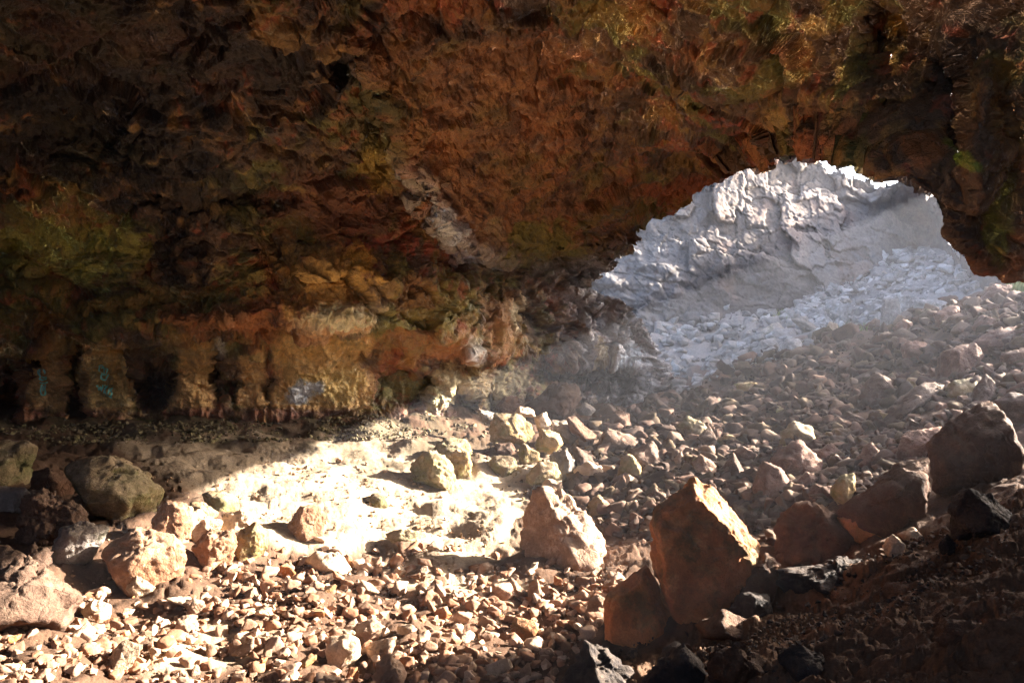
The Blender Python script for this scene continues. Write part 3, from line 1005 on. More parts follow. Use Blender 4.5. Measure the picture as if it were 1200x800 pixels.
# ------------------------------------------------------------------ cliff of the collapse pit outside
def build_cliff():
    pts, rr = [], []
    for a in [(640, 460, 29.2), (700, 460, 29.6), (760, 460, 30.4), (820, 460, 31), (700, 330, 30.2), (700, 400, 29.8), (760, 300, 30.9), (760, 380, 30.6), (820, 400, 31.2), (820, 300, 31.6), (850, 230, 32.6), (900, 390, 32.2), (900, 300, 32.6), (900, 200, 33.4),
              (940, 330, 33), (960, 190, 34.5), (960, 300, 34), (1040, 210, 35.8), (1040, 300, 35.4), (1095, 260, 36.6), (1095, 320, 36), (1155, 260, 26), (1200, 320, 23), (1200, 200, 23), (1200, 100, 23), (1400, 300, 24), (1400, 150, 24), (760, 200, 31), (700, 250, 30.4)]:  # right end, hidden behind the arch, added near to block low sun
        q = np.array(at(*a))
        rr.append(np.linalg.norm(q))
        pts.append(q / rr[-1])
    for azd, r in ((50, 44), (70, 46), (95, 44), (120, 40)):
        for e in (0, 12):
            a, b = math.radians(azd), math.radians(e)
            pts.append(np.array([math.sin(a) * math.cos(b), math.cos(a) * math.cos(b), math.sin(b)]))
            rr.append(r)
    ev = rbf_fit(np.array(pts), np.log(np.array(rr)), 0.03)
    az = np.concatenate([np.arange(1.5, 38, 0.075), np.arange(38, 122, 0.6)])
    el = np.arange(-6, 16.0, 0.075)
    A, E = np.meshgrid(np.radians(az), np.radians(el))
    d = np.stack([np.cos(E) * np.sin(A), np.cos(E) * np.cos(A), np.sin(E)], -1).reshape(-1, 3)
    r = np.exp(ev(d))
    p = d * r[:, None]
    y = np.maximum(d[:, 1], 0.1)
    px, py = 600 + F * d[:, 0] / y, 400 - F * d[:, 2] / y
    # blocks: jointed basalt above, eroded banks below
    arc = np.arctan2(d[:, 0], d[:, 1]) * 34
    wq = 0.28 * np.stack([fbm(p * 0.6, 4), 0 * r, fbm(p * 0.6 + 8, 4)], 1)

    def joints(fx, fz, off, tilt):
        q = np.stack([arc * fx + off, 0 * r + 0.5, p[:, 2] * fz], 1) + wq * (fx + fz) * 0.5
        q[:, 1] = 0.5
        f1, f2, rid, vec = worley(q, cheb=True)
        groove = np.clip((f2 - f1) / 0.07, 0, 1)
        return (rid[:, 0] - 0.5) * 1.6 + tilt * ((rid[:, 1] - 0.5) * vec[:, 0] + (rid[:, 2] - 0.35) * vec[:, 2]) - 0.22 * (1 - groove)
    bl = joints(0.78, 0.72, 0.0, 0.7)
    bl2 = joints(1.5, 1.25, 7.0, 0.8)
    bl4 = joints(3.4, 3.0, 3.0, 0.8)
    bl3 = plates(p * 1.6, 0.9)
    top = sstep(2.6, 4.2, p[:, 2] + 1.6 * sstep(880, 1000, px) + 0.7 * fbm(p * 0.25, 2)) * sstep(700, 860, px)
    ledges = np.floor(p[:, 2] / 1.6 + 0.35 * fbm(p * 0.3, 2)) * 0.35
    h = (top * (0.46 * bl + 0.20 * bl2 + 0.05 * bl4) + (1 - top) * (0.16 * plates(p * np.array([0.6, 0.5, 1.3]), 0.8) + 0.7 * fbm(p * np.array([0.3, 0.3, 0.5]), 5) + 0.08 * bl3)
         + 0.03 * plates(p * 3.4, 0.8) + 0.03 * ridged(p * 2.1, 4))
    p = p - d * h[:, None] * np.array([1, 1, 0.15])
    f1, f2 = fbm(p * 0.35 + 3, 4), fbm(p * 1.2 + 30, 4, gain=0.6)
    drip = sstep(0.1, 0.7, ridged(p * np.array([2.4, 2.4, 0.6]) + 9, 4))
    c = np.tile(np.array((0.15, 0.122, 0.103)), (len(p), 1)) * (1 + 0.35 * f2[:, None] + 0.28 * np.clip(bl, -1, 1)[:, None] + 0.22 * np.clip(bl2, -1, 1)[:, None])
    lo = (1 - top)[:, None]
    c = c + lo * 0.85 * (np.array((0.062, 0.050, 0.046)) - c)
    c = c + (sstep(0.1, 0.5, f1) * 0.5)[:, None] * (np.array((0.19, 0.12, 0.09)) - c)
    c = c + (drip * sstep(860, 760, px) * 0.8)[:, None] * (np.array((0.15, 0.14, 0.135)) - c)
    c = c + (sstep(0.2, 0.6, -f2) * 0.3)[:, None] * (np.array((0.2, 0.19, 0.19)) - c)
    ne, na = A.shape
    i = np.arange(ne - 1)[:, None] * na + np.arange(na - 1)[None]
    f = np.stack([i, i + 1, i + na + 1, i + na], -1).reshape(-1, 4)
    # broken skyline; unseen right end raised to shade the wall by the mouth
    skx = np.array([500, 700, 860, 920, 950, 962, 975, 990, 1005, 1020, 1032, 1042, 1060, 1104, 1112, 1125, 1145, 1200, 1400, 6000])
    sky_ = np.array([150, 150, 160, 172, 182, 194, 201, 205, 209, 213, 218, 216, 209, 215, 285, 305, 150, 100, 80, 100])
    fpx, fpy = px[f].mean(1), py[f].mean(1)
    fc = p[f].mean(1)
    sk = np.interp(fpx, skx, sky_) + 4 * np.round(1.6 * perlin(np.stack([fpx * 0.09, 0 * fpx, 0 * fpx], 1)))
    keep = f[(fpy > sk) | (d[f].mean(1)[:, 1] < 0.35) & (fc[:, 2] < 9)]
    # plateau behind the edge
    ek = np.sort(np.concatenate([keep[:, [0, 1]], keep[:, [1, 2]], keep[:, [2, 3]], keep[:, [3, 0]]]), 1)
    key = ek[:, 0].astype(np.int64) * len(p) + ek[:, 1]
    u, cnt = np.unique(key, return_counts=True)
    b = u[cnt == 1]
    e = np.stack([b // len(p), b % len(p)], 1)
    e = e[(p[e[:, 0], 2] > 3)]
    vs, inv = np.unique(e, return_inverse=True)
    inv = inv.reshape(e.shape)
    back = p[vs] + d[vs] * np.array([1, 1, 0]) * 14.0 + np.array([0, 0, -0.4])
    nv = len(p)
    pf = np.stack([inv[:, 0], inv[:, 1]], 1)
    quad = np.stack([vs[pf[:, 0]], vs[pf[:, 1]], nv + pf[:, 1], nv + pf[:, 0]], 1)
    v = np.concatenate([p, back])
    c = np.concatenate([c, c[vs]])
    v, ff, c = compact(v, np.concatenate([keep[:, ::-1], quad]), c)
    ff = np.concatenate([ff[:, [0, 1, 2]], ff[:, [0, 2, 3]]])
    link('cliff', mesh_from('cliff', v, ff, c), M['cliff'], kind='structure', category='cliff', label='pale jointed rock cliff beyond the cave mouth')


build_cliff()

# ------------------------------------------------------------------ stones
def boulder(label, outline, mat, D=None, thick=0.8, seed=0, n=4, tilt=None, rough=1.0, front=None, sink=0.16, open_right=None, name='boulder', cat='boulder', group=None):
    """a broken block whose outline seen from the path is given in photo pixels; depth from where it meets the ground.
    tilt: {edge index: how far that edge's facet turns to the viewer}; front: list of (nx, nz, offset) for the facing facets."""
    g = np.random.default_rng(1000 + seed + int(outline[0][0] * 7 + outline[0][1] * 13))
    o = np.array(outline, float)
    # counter-clockwise in x right / z up
    area = np.sum(o[:, 0] * np.roll(o[:, 1], -1) - np.roll(o[:, 0], -1) * o[:, 1])
    if area > 0:
        o = o[::-1]
    lowest = o[np.argmax(o[:, 1])]
    width = np.ptp(o[:, 0])
    if D is None:
        dd, ok = hit([o[:, 0].mean() * 0.5 + lowest[0] * 0.5], [lowest[1] - 2])
        D0 = dd[0]
        D = D0 + 0.30 * thick * width * D0 / F
    cpx, cpy = o[:, 0].mean(), o[:, 1].mean()
    # sink the lower edge into the ground
    h = np.ptp(o[:, 1])
    o = o.copy()
    o[:, 1] += sink * h * sstep(0.55, 1.0, (o[:, 1] - o[:, 1].min()) / h)
    k = D / F
    c = np.array(at(cpx, cpy, D))
    q = np.stack([(o[:, 0] - cpx) * k, (cpy - o[:, 1]) * k], 1)
    wid = width * k
    N, Dd = [], []
    m = len(q)
    for i in range(m):
        a, b = q[i], q[(i + 1) % m]
        e = b - a
        L = np.hypot(*e)
        if L < 1e-6:
            continue
        nx, nz = e[1] / L, -e[0] / L
        if nx * (a[0] + b[0]) + nz * (a[1] + b[1]) < 0:
            nx, nz = -nx, -nz
        dist = max(nx * a[0] + nz * a[1], 0.08 * wid)
        tf = g.uniform(0.12, 0.75) if tilt is None or i not in tilt else tilt[i]
        tb = g.uniform(0.15, 0.7)
        if open_right is not None and nx > 0.25 and nz > 0.1:
            tf = open_right
        for ny in (-tf, tb):
            l = math.sqrt(1 + ny * ny)
            N.append((nx / l, ny / l, nz / l))
            Dd.append(dist / l)
    dep = thick * wid * 0.5
    for nx, nz, off in (front if front else [(g.uniform(-0.35, 0.35), g.uniform(-0.05, 0.5), g.uniform(0.8, 1.0)), (g.uniform(-0.7, 0.7), g.uniform(-0.2, 0.6), g.uniform(0.9, 1.15))]):
        l = math.sqrt(1 + nx * nx + nz * nz)
        N.append((nx / l, -1 / l, nz / l))
        Dd.append(dep * off / l)
    for s in range(3):
        nx, nz = g.uniform(-0.5, 0.5), g.uniform(-0.4, 0.5)
        l = math.sqrt(1 + nx * nx + nz * nz)
        N.append((nx / l, 1 / l, nz / l))
        Dd.append(dep * g.uniform(0.9, 1.2))
    N, Dd = np.array(N), np.array(Dd)
    v, f = ico(n)
    # stretch the sampling so that long blocks keep sharp ends
    asp = np.array([1.0, max(0.4, thick), max(0.35, np.ptp(q[:, 1]) / wid)])
    vv = v * asp
    vv = vv / np.linalg.norm(vv, axis=1)[:, None]
    r = np.minimum(polytope(vv, N, Dd), 1.6 * wid)
    p = vv * r[:, None]
    s = g.uniform(0, 60, 3)
    u = p / wid
    disp = 0.04 * fbm(u * 2.2 + s, 4) + 0.040 * plates(u * 3.2 + s, 0.9, cheb=True) + 0.016 * plates(u * 9.0 + s, 1.0) + 0.012 * fbm(u * 13 + s, 3)
    p = p + vv * (disp * wid * rough)[:, None]
    me = mesh_from(name, p, f)
    ob = link(name, me, M[mat], label=label, category=cat)
    ob.location = c
    if group:
        ob['group'] = group
    return ob


B = boulder
# --- left corner
B('mossy dark block against the left edge of the photo', [(-14, 516), (38, 520), (50, 535), (38, 555), (33, 574), (-14, 572)], 'moss', thick=0.9, rough=1.6)
B('black block in shadow beside the large mossy wedge', [(38, 552), (60, 545), (88, 560), (88, 582), (40, 580)], 'umber')
B('largest green-topped wedge rock on the left sand', [(75, 545), (110, 529), (140, 538), (165, 550), (200, 578), (183, 592), (176, 606), (150, 610), (110, 596), (82, 570)], 'moss', n=5, thick=0.9, tilt={}, front=[(0.25, 0.9, 0.85), (-0.1, -0.25, 0.75)])
B('small flat-topped grey block at the left edge', [(-10, 567), (31, 571), (33, 598), (8, 602), (-10, 596)], 'grey')
B('crumbly tan rock left of the grey faceted boulder', [(31, 579), (55, 571), (84, 588), (96, 606), (76, 628), (56, 642), (38, 630), (29, 602)], 'brown', n=5, rough=2.6)
B('pointed slab standing behind the grey faceted boulder', [(78, 588), (103, 567), (111, 582), (120, 600), (106, 608), (82, 603)], 'umber')
B('grey faceted boulder with a patch of moss, left corner', [(74, 616), (95, 609), (131, 620), (120, 636), (108, 652), (98, 666), (62, 653), (66, 632)], 'grey', n=5, front=[(0.35, 0.05, 0.8), (-0.3, 0.4, 0.9)])
B('big round brown boulder at left with a sunlit right end', [(120, 650), (138, 632), (160, 618), (176, 618), (200, 628), (219, 644), (219, 662), (206, 684), (170, 688), (136, 676)], 'sienna', n=5, thick=0.85, front=[(-0.15, 0.25, 0.95), (0.75, 0.35, 0.9)])
B('rusty peaked rock behind the big round brown boulder', [(177, 610), (186, 596), (195, 585), (210, 588), (222, 594), (225, 612), (219, 640), (198, 634), (180, 622)], 'sienna', n=5)
B('whitened pitted rock right of the rusty peaked rock', [(219, 602), (232, 598), (246, 604), (263, 612), (250, 628), (226, 636), (217, 622)], 'cream', rough=2.0)
B('brown rock with a flaking right face left of the mossy upright', [(224, 642), (236, 626), (248, 617), (270, 622), (276, 640), (268, 664), (242, 670)], 'sienna', n=5, rough=1.6)
B('upright green-edged rock at the end of the left boulders', [(271, 636), (282, 618), (301, 611), (314, 624), (313, 640), (301, 653), (276, 653)], 'ochre', n=5)
B('bright mossy stone on sand above the left boulders', [(236, 579), (246, 574), (278, 581), (281, 597), (256, 601), (240, 592)], 'moss')
B('low ochre stone in front of the bright mossy stone', [(222, 588), (236, 587), (256, 600), (250, 610), (226, 603)], 'ochre')
B('pitted pale slab lying behind the upright green-edged rock', [(263, 602), (280, 597), (292, 600), (306, 611), (282, 622), (262, 615)], 'cream', rough=2.4)
B('lone brown four-sided rock with green foot on bright sand', [(337, 616), (343, 603), (351, 593), (375, 592), (383, 605), (379, 624), (358, 633), (341, 627)], 'sienna', n=5, front=[(0.0, 0.1, 0.9), (0.8, 0.4, 0.9)])
B('blocky cream rock right of the lone four-sided rock', [(354, 656), (370, 645), (396, 648), (412, 665), (405, 675), (376, 669)], 'cream')
B('smooth pale bedrock slab sloping in the lower left corner', [(-40, 622), (10, 632), (52, 664), (100, 692), (76, 722), (30, 735), (-40, 740)], 'brown', n=5, thick=1.0, rough=1.2, front=[(0.25, 1.6, 0.7), (0.5, 0.9, 0.9)])
B('knobbly brown stone sitting on the smooth bedrock slab', [(17, 651), (40, 638), (55, 645), (54, 664), (41, 669), (25, 664)], 'brown', D=6.4, rough=2.5, sink=0)
B('mossy flat stone half buried in the bright sand', [(424, 583), (440, 577), (452, 580), (455, 592), (446, 596), (430, 588)], 'moss')
B('green-sided stone at the upper edge of the cobbles', [(452, 625), (470, 619), (492, 621), (496, 634), (482, 640), (458, 634)], 'moss')
# --- centre pile
B('olive block alone on the sand below the rock pile', [(466, 556), (482, 540), (494, 524), (520, 534), (532, 547), (535, 561), (523, 577), (510, 575), (488, 563)], 'moss', n=5, front=[(0.35, 0.15, 0.8), (-0.9, 0.3, 0.7)])
B('tall tan stone touching the lone olive block', [(527, 540), (533, 525), (549, 529), (555, 543), (550, 561), (535, 559)], 'ochre', rough=1.8)
B('dark mossy stone behind the tall tan stone', [(504, 531), (513, 518), (523, 511), (545, 515), (555, 530), (540, 540), (515, 540)], 'moss')
B('big yellow-faced block on top of the central pile', [(573, 502), (579, 484), (612, 485), (622, 494), (628, 508), (621, 518), (611, 522), (575, 518)], 'ochre', n=5, D=14.6, sink=0, front=[(0.05, 0.05, 0.9), (0.9, 0.5, 0.75)])
B('pale plate leaning behind the big yellow-faced block', [(559, 478), (581, 484), (577, 494), (565, 492)], 'grey', D=15.2)
B('flat light stone on the back of the yellow-faced block', [(602, 484), (608, 475), (625, 480), (629, 489), (610, 490)], 'cream', D=15.3, sink=0)
B('rounded cream stone right of the yellow-faced block', [(624, 489), (640, 482), (646, 495), (643, 505), (630, 504)], 'cream', D=15, sink=0)
B('tilted golden block under the rounded cream stone', [(626, 522), (633, 501), (655, 508), (661, 521), (648, 534), (630, 528)], 'ochre', D=14.0, sink=0)
B('large hump-backed brown boulder at the head of the pile', [(614, 472), (626, 462), (640, 455), (650, 446), (668, 453), (681, 465), (677, 479), (661, 492), (640, 490), (620, 482)], 'brown', n=5, rough=1.6)
B('black stone between the fluted wall and central pile', [(579, 478), (592, 463), (606, 465), (613, 478), (602, 488), (584, 487)], 'umber')
B('triangular ochre stone wedged under the tilted golden block', [(606, 532), (612, 518), (633, 530), (634, 539), (612, 547), (608, 542)], 'ochre', D=13.3, sink=0)
B('dark olive slab at the foot of the central pile', [(571, 546), (578, 533), (604, 535), (607, 547), (590, 558), (575, 556)], 'moss')
B('brown block in the shade beneath the yellow-faced block', [(580, 520), (600, 518), (607, 530), (596, 538), (582, 535)], 'umber', D=14.2, sink=0)
B('dim green cube-like rock low on the pile', [(615, 556), (632, 540), (651, 541), (660, 560), (641, 571), (620, 570)], 'moss')
B('rough lumpy rock right of the dim green rock', [(645, 532), (664, 525), (673, 540), (666, 560), (653, 566), (646, 550)], 'grey', rough=2.8)
B('small white-topped block beside the hooked tan boulder', [(632, 572), (640, 561), (658, 563), (660, 578), (645, 583)], 'cream')
B('smooth grey-tan slab behind the tilted golden block', [(644, 492), (664, 492), (683, 515), (668, 522), (650, 510)], 'grey')
B('dark plank-shaped slab leaning right of the pile', [(661, 488), (674, 487), (699, 510), (690, 524), (670, 507)], 'umber')
B('pale stone right of the hump-backed boulder', [(674, 479), (685, 470), (699, 480), (691, 488), (678, 487)], 'grey')
B('brown wedge right of the rough lumpy rock', [(671, 523), (687, 524), (693, 535), (710, 545), (691, 550), (673, 540)], 'brown')
B('white-crowned stone in front of the brown wedge', [(671, 550), (690, 538), (705, 547), (713, 560), (692, 566), (675, 560)], 'cream')
B('large tan boulder with a dark hooked left side mid-floor', [(609, 606), (616, 590), (626, 578), (640, 571), (656, 578), (688, 603), (712, 626), (707, 645), (696, 659), (660, 660), (626, 653), (611, 632)], 'tan', n=5, thick=0.9, rough=1.4, front=[(-0.9, 0.2, 0.75), (0.25, 0.75, 0.8)])
B('grey-brown ridge rock in the dusky hollow', [(696, 522), (710, 500), (731, 506), (751, 515), (741, 530), (716, 531)], 'brown')
B('roof-shaped brown rock right of the hollow', [(734, 528), (752, 520), (766, 516), (773, 530), (781, 541), (760, 548), (740, 541)], 'brown')
B('yellow tooth-shaped stone on the rubble', [(719, 562), (727, 536), (738, 531), (750, 545), (758, 561), (740, 566)], 'ochre')
B('pale stone at the foot of the yellow tooth', [(719, 568), (735, 556), (749, 562), (743, 577), (728, 578)], 'cream')
B('dark wedge near the base of the shaded wall', [(694, 494), (720, 480), (738, 485), (743, 500), (716, 504)], 'umber')
B('mottled green and grey lump on the dim slope', [(794, 498), (805, 485), (822, 492), (836, 508), (826, 514), (800, 508)], 'moss', rough=2)
B('orange flat-topped stone near the slope foot', [(839, 517), (850, 508), (876, 515), (879, 525), (850, 525)], 'ochre')
B('tan upright stone in the loose slope rubble', [(789, 538), (798, 528), (803, 539), (796, 546)], 'tan')
B('two-humped tan rock above the great pyramid', [(811, 543), (820, 530), (841, 545), (832, 557), (815, 553)], 'tan')
B('brown triangular rock above right of the pyramid', [(844, 560), (850, 543), (859, 530), (873, 551), (870, 565), (850, 566)], 'brown')
B('slanting brown slab right of the orange flat-topped stone', [(858, 530), (870, 521), (891, 531), (886, 542), (868, 540)], 'red')
B('ochre lump on the cobbles left of the pyramid', [(683, 602), (692, 584), (701, 578), (713, 590), (711, 603), (696, 606)], 'ochre')
B('flat pale stone on the cobbles near the pyramid peak', [(725, 592), (745, 585), (754, 598), (736, 603)], 'cream')
# --- right slope
B('green-faced block on the middle slope', [(912, 522), (914, 506), (930, 493), (951, 500), (958, 522), (936, 528)], 'moss')
B('broad layered rust rock on the slope', [(901, 540), (920, 525), (941, 520), (955, 533), (963, 550), (941, 558), (916, 554)], 'red', rough=1.6)
B('tall rust rock below the broad layered one', [(881, 567), (892, 540), (915, 547), (926, 565), (919, 583), (886, 588)], 'red')
B('round stone beside the broad layered rust rock', [(934, 563), (945, 553), (958, 560), (953, 574), (939, 575)], 'red')
B('lighter cracked stone left of the dark shield rock', [(946, 577), (955, 566), (974, 572), (974, 590), (952, 594)], 'red')
B('squat red stone above the round stone', [(959, 528), (975, 518), (986, 530), (976, 542), (962, 538)], 'red')
B('red stone with a light top above the shield rock', [(999, 543), (1010, 528), (1021, 518), (1033, 530), (1029, 547), (1006, 551)], 'red')
B('long flat-topped tan slab climbing the slope', [(1014, 499), (1024, 488), (1042, 478), (1058, 452), (1075, 445), (1106, 447), (1100, 461), (1080, 478), (1062, 495), (1032, 505)], 'brown', n=5, front=[(-0.2, 1.3, 0.7), (-0.2, -0.1, 0.9)])
B('triangular brown rock above the long tan slab', [(1004, 472), (1014, 455), (1028, 435), (1046, 445), (1048, 461), (1035, 474)], 'brown')
B('low brown stone left of the long tan slab', [(981, 492), (992, 482), (1011, 488), (1009, 499), (988, 501)], 'brown')
B('orange streaked slab behind the dark shield rock', [(1044, 537), (1058, 512), (1080, 503), (1103, 499), (1107, 512), (1085, 534), (1055, 546)], 'red', n=5)
B('dark shield-shaped rock on the right slope', [(976, 580), (998, 556), (1050, 545), (1082, 521), (1088, 545), (1091, 575), (1080, 602), (1050, 620), (1020, 614), (986, 600)], 'umber', n=5, thick=0.6, front=[(-0.1, 0.1, 0.9), (-0.5, 0.2, 1.0)])
B('largest dark boulder at the right edge of the slope', [(1087, 528), (1105, 500), (1131, 479), (1166, 467), (1180, 490), (1193, 522), (1178, 556), (1130, 573), (1095, 562)], 'umber', n=5, thick=0.8, front=[(-0.1, 0.0, 0.9), (-0.6, 0.3, 1.0)])
B('brown rock behind the largest dark boulder', [(1164, 469), (1190, 459), (1216, 464), (1216, 498), (1186, 494)], 'brown')
B('small glowing orange rock beside the dark ledge', [(984, 607), (1000, 597), (1016, 595), (1036, 606), (1048, 626), (1031, 635), (1000, 635)], 'rust')
B('dark jagged boulder right of the great pyramid', [(907, 642), (914, 612), (930, 598), (946, 587), (975, 600), (1001, 621), (1001, 641), (976, 658), (940, 662), (914, 662)], 'umber', n=5, rough=1.8)
B('long black ledge rock running below the jagged boulder', [(904, 668), (920, 655), (960, 653), (1010, 654), (1052, 648), (1042, 676), (1000, 694), (930, 696)], 'black', n=5, thick=0.5, rough=1.5)
B('dark three-cornered rock on the dirt at right', [(1114, 604), (1124, 586), (1135, 570), (1162, 578), (1186, 600), (1191, 616), (1150, 625), (1115, 624)], 'black', n=5)
B('little pale stone at the end of the black ledge', [(1034, 641), (1046, 625), (1059, 635), (1056, 651), (1040, 650)], 'cream')
B('flat pale chip right of the little pale stone', [(1051, 625), (1070, 617), (1082, 627), (1062, 634)], 'cream')
B('small black stone alone on the brown dirt', [(1100, 637), (1110, 625), (1119, 635), (1113, 647), (1103, 646)], 'black')
B('ochre block at the left side of the shield rock', [(973, 577), (985, 557), (1001, 554), (1004, 575), (988, 593)], 'ochre')
B('great orange pyramid boulder with one bright sunlit edge', [(762, 615), (772, 592), (800, 568), (820, 555), (845, 583), (872, 614), (899, 640), (888, 656), (880, 690), (866, 716), (820, 728), (790, 715), (766, 670)], 'rust', n=6, thick=0.85, rough=1.1,
  tilt={i: 0.22 for i in range(13)}, open_right=0.5, front=[(-0.05, 0.12, 0.72), (0.05, -0.2, 0.78)])
B('dark orange boulder in front of the pyramid with a white edge', [(708, 720), (713, 696), (745, 670), (766, 657), (773, 680), (796, 704), (794, 722), (780, 734), (745, 753), (712, 756)], 'rust', n=5, thick=0.7, tilt={i: 0.25 for i in range(10)}, open_right=0.7, front=[(-0.25, 0.05, 0.85), (0.1, 0.0, 0.9)])
B('dark lumpy rock against the right foot of the pyramid', [(862, 694), (878, 668), (900, 645), (916, 660), (908, 692), (880, 706)], 'umber', rough=2.2)
B('black hump under the dark lumpy rock', [(848, 720), (862, 702), (876, 690), (900, 696), (908, 718), (880, 730)], 'black')
B('flat dark stone before the black hump', [(818, 730), (850, 715), (902, 736), (872, 750), (826, 744)], 'umber')
B('black crag rising at the bottom edge of the photo', [(640, 815), (668, 778), (696, 742), (712, 760), (745, 772), (764, 815), (700, 835)], 'black', n=5, rough=1.8)
B('dark rock at the bottom between crag and flat stone', [(752, 800), (768, 768), (800, 756), (824, 775), (828, 812), (780, 825)], 'black', rough=1.8)
B('brownish shaded rock at bottom beneath the black hump', [(826, 790), (838, 764), (870, 756), (898, 772), (894, 800), (850, 810)], 'umber', rough=1.8)
B('low black rock half sunk in the dirt slope', [(908, 772), (930, 756), (964, 762), (975, 784), (936, 794)], 'black', rough=1.6)
B('dark lump on the dirt slope by the right edge', [(1096, 752), (1112, 728), (1150, 728), (1165, 752), (1130, 768)], 'umber', rough=1.6)
# --- foreground cobbles large enough to stand out
B('pale brick-shaped block in the foreground cobbles', [(117, 779), (147, 747), (166, 753), (161, 772), (143, 794)], 'cream', front=[(0.3, 0.9, 0.8), (0.2, 0.1, 1)])
B('peaked cream stone below the big round boulder', [(148, 692), (151, 680), (160, 673), (184, 688), (166, 703)], 'cream')
B('flat cream stone left of the peaked cream stone', [(94, 716), (110, 700), (130, 708), (128, 722), (105, 726)], 'cream')
B('brown round stone on the little sand bar', [(203, 736), (212, 722), (224, 720), (233, 734), (226, 744), (208, 744)], 'tan')
B('brown peaked stone above the round one', [(219, 716), (227, 700), (241, 708), (243, 720), (226, 724)], 'tan')
B('white-capped cobble at the bottom centre', [(381, 764), (385, 746), (403, 742), (421, 748), (423, 766), (408, 780), (388, 778)], 'cream')
B('arched brown stone above the white-capped cobble', [(413, 742), (418, 730), (440, 723), (452, 735), (444, 747), (420, 750)], 'tan')
B('long tan stone right of the white-capped cobble', [(428, 762), (434, 752), (466, 744), (464, 762), (436, 772)], 'tan')
B('hollow-fronted tan stone at the bottom edge', [(438, 796), (442, 776), (458, 766), (474, 780), (474, 802), (450, 808)], 'tan', rough=2)
B('slim bright stone with one flat face, bottom centre', [(553, 792), (566, 780), (597, 770), (600, 782), (570, 798)], 'cream')
B('tall tan cobble right of the small sand pool', [(591, 684), (600, 676), (618, 694), (616, 704), (602, 698)], 'tan')
B('smooth oval cobble near the tall tan cobble', [(618, 700), (620, 682), (630, 678), (636, 694), (630, 704)], 'tan')
B('broad red-brown stone right of centre cobbles', [(595, 740), (604, 722), (628, 728), (634, 742), (616, 752)], 'rust')
B('dark tan rock against the left foot of the front boulder', [(686, 716), (690, 702), (702, 696), (712, 704), (710, 722), (696, 724)], 'tan')
# --- crest under the arch
B('square brown block topmost at the crest under the arch', [(1147, 352), (1160, 334), (1190, 334), (1199, 345), (1192, 363), (1165, 372), (1150, 364)], 'red', n=5, D=19)
B('dark square block left of the topmost crest block', [(1123, 354), (1130, 346), (1148, 350), (1151, 366), (1129, 374)], 'umber', D=19.2)
B('low brown block under the topmost crest block', [(1137, 375), (1144, 369), (1165, 370), (1169, 384), (1141, 388)], 'red', D=18)
B('second low block under the crest, nearer the right edge', [(1165, 374), (1184, 365), (1197, 375), (1176, 387)], 'red', D=17.6)
B('red wedge slab lying left of the crest blocks', [(1094, 367), (1120, 356), (1126, 365), (1106, 383), (1098, 382)], 'red')
B('long brown rock spilling below the crest blocks', [(1139, 402), (1160, 388), (1196, 381), (1194, 396), (1161, 416)], 'red')
B('big red-brown shaded rock below the crest', [(1098, 442), (1104, 411), (1139, 402), (1152, 415), (1137, 438), (1110, 449)], 'red', n=5)
B('ridged brown rock in the middle of the upper slope', [(1054, 408), (1064, 397), (1086, 402), (1090, 416), (1075, 426), (1058, 418)], 'red')
B('small rust stone below the big red-brown rock', [(1081, 443), (1090, 430), (1101, 435), (1096, 448), (1084, 448)], 'red')
B('blunt olive-brown rock on the upper right slope', [(1109, 463), (1117, 446), (1143, 442), (1142, 461), (1121, 471)], 'ochre')
B('pointed brown rock above the largest dark boulder', [(1134, 475), (1145, 452), (1155, 436), (1166, 450), (1169, 467), (1151, 477)], 'brown')
B('dark block at the right edge of the upper slope', [(1174, 414), (1190, 408), (1216, 408), (1216, 434), (1178, 434)], 'umber')
B('round rust stone at the lip of the slope', [(1047, 382), (1058, 373), (1069, 377), (1067, 388), (1052, 390)], 'red')
# --- pale rocks outside
B('white upright block outside the mouth', [(1031, 378), (1034, 351), (1052, 347), (1054, 370), (1046, 384)], 'pale')
B('white wide block outside, right of the upright one', [(1070, 366), (1072, 350), (1106, 350), (1109, 361), (1090, 369)], 'pale')
B('white squarish block between the upright and wide blocks', [(1051, 364), (1052, 345), (1066, 346), (1071, 363), (1062, 370)], 'pale')
B('grey-white tilted block outside, left of the bright heap', [(966, 360), (975, 349), (990, 356), (994, 376), (985, 384), (972, 372)], 'pale')
B('sunny cream boulder at the foot of the outside heap', [(962, 392), (972, 377), (982, 379), (981, 395), (966, 398)], 'cream')
B('pale angular boulder at the inner end of the heap', [(909, 412), (920, 397), (936, 397), (946, 409), (926, 419)], 'pale')
B('white-topped rock left of the pale angular boulder', [(881, 414), (893, 398), (908, 395), (913, 411), (896, 420)], 'pale')
B('long grey beam-like rock outside the mouth', [(926, 374), (940, 370), (962, 384), (954, 390), (938, 384)], 'grey')
B('flat pale slab above the beam-like rock', [(943, 372), (965, 359), (971, 368), (955, 377)], 'pale')
B('low pale stone under the flat pale slab', [(948, 379), (965, 368), (977, 377), (966, 385), (952, 385)], 'pale')

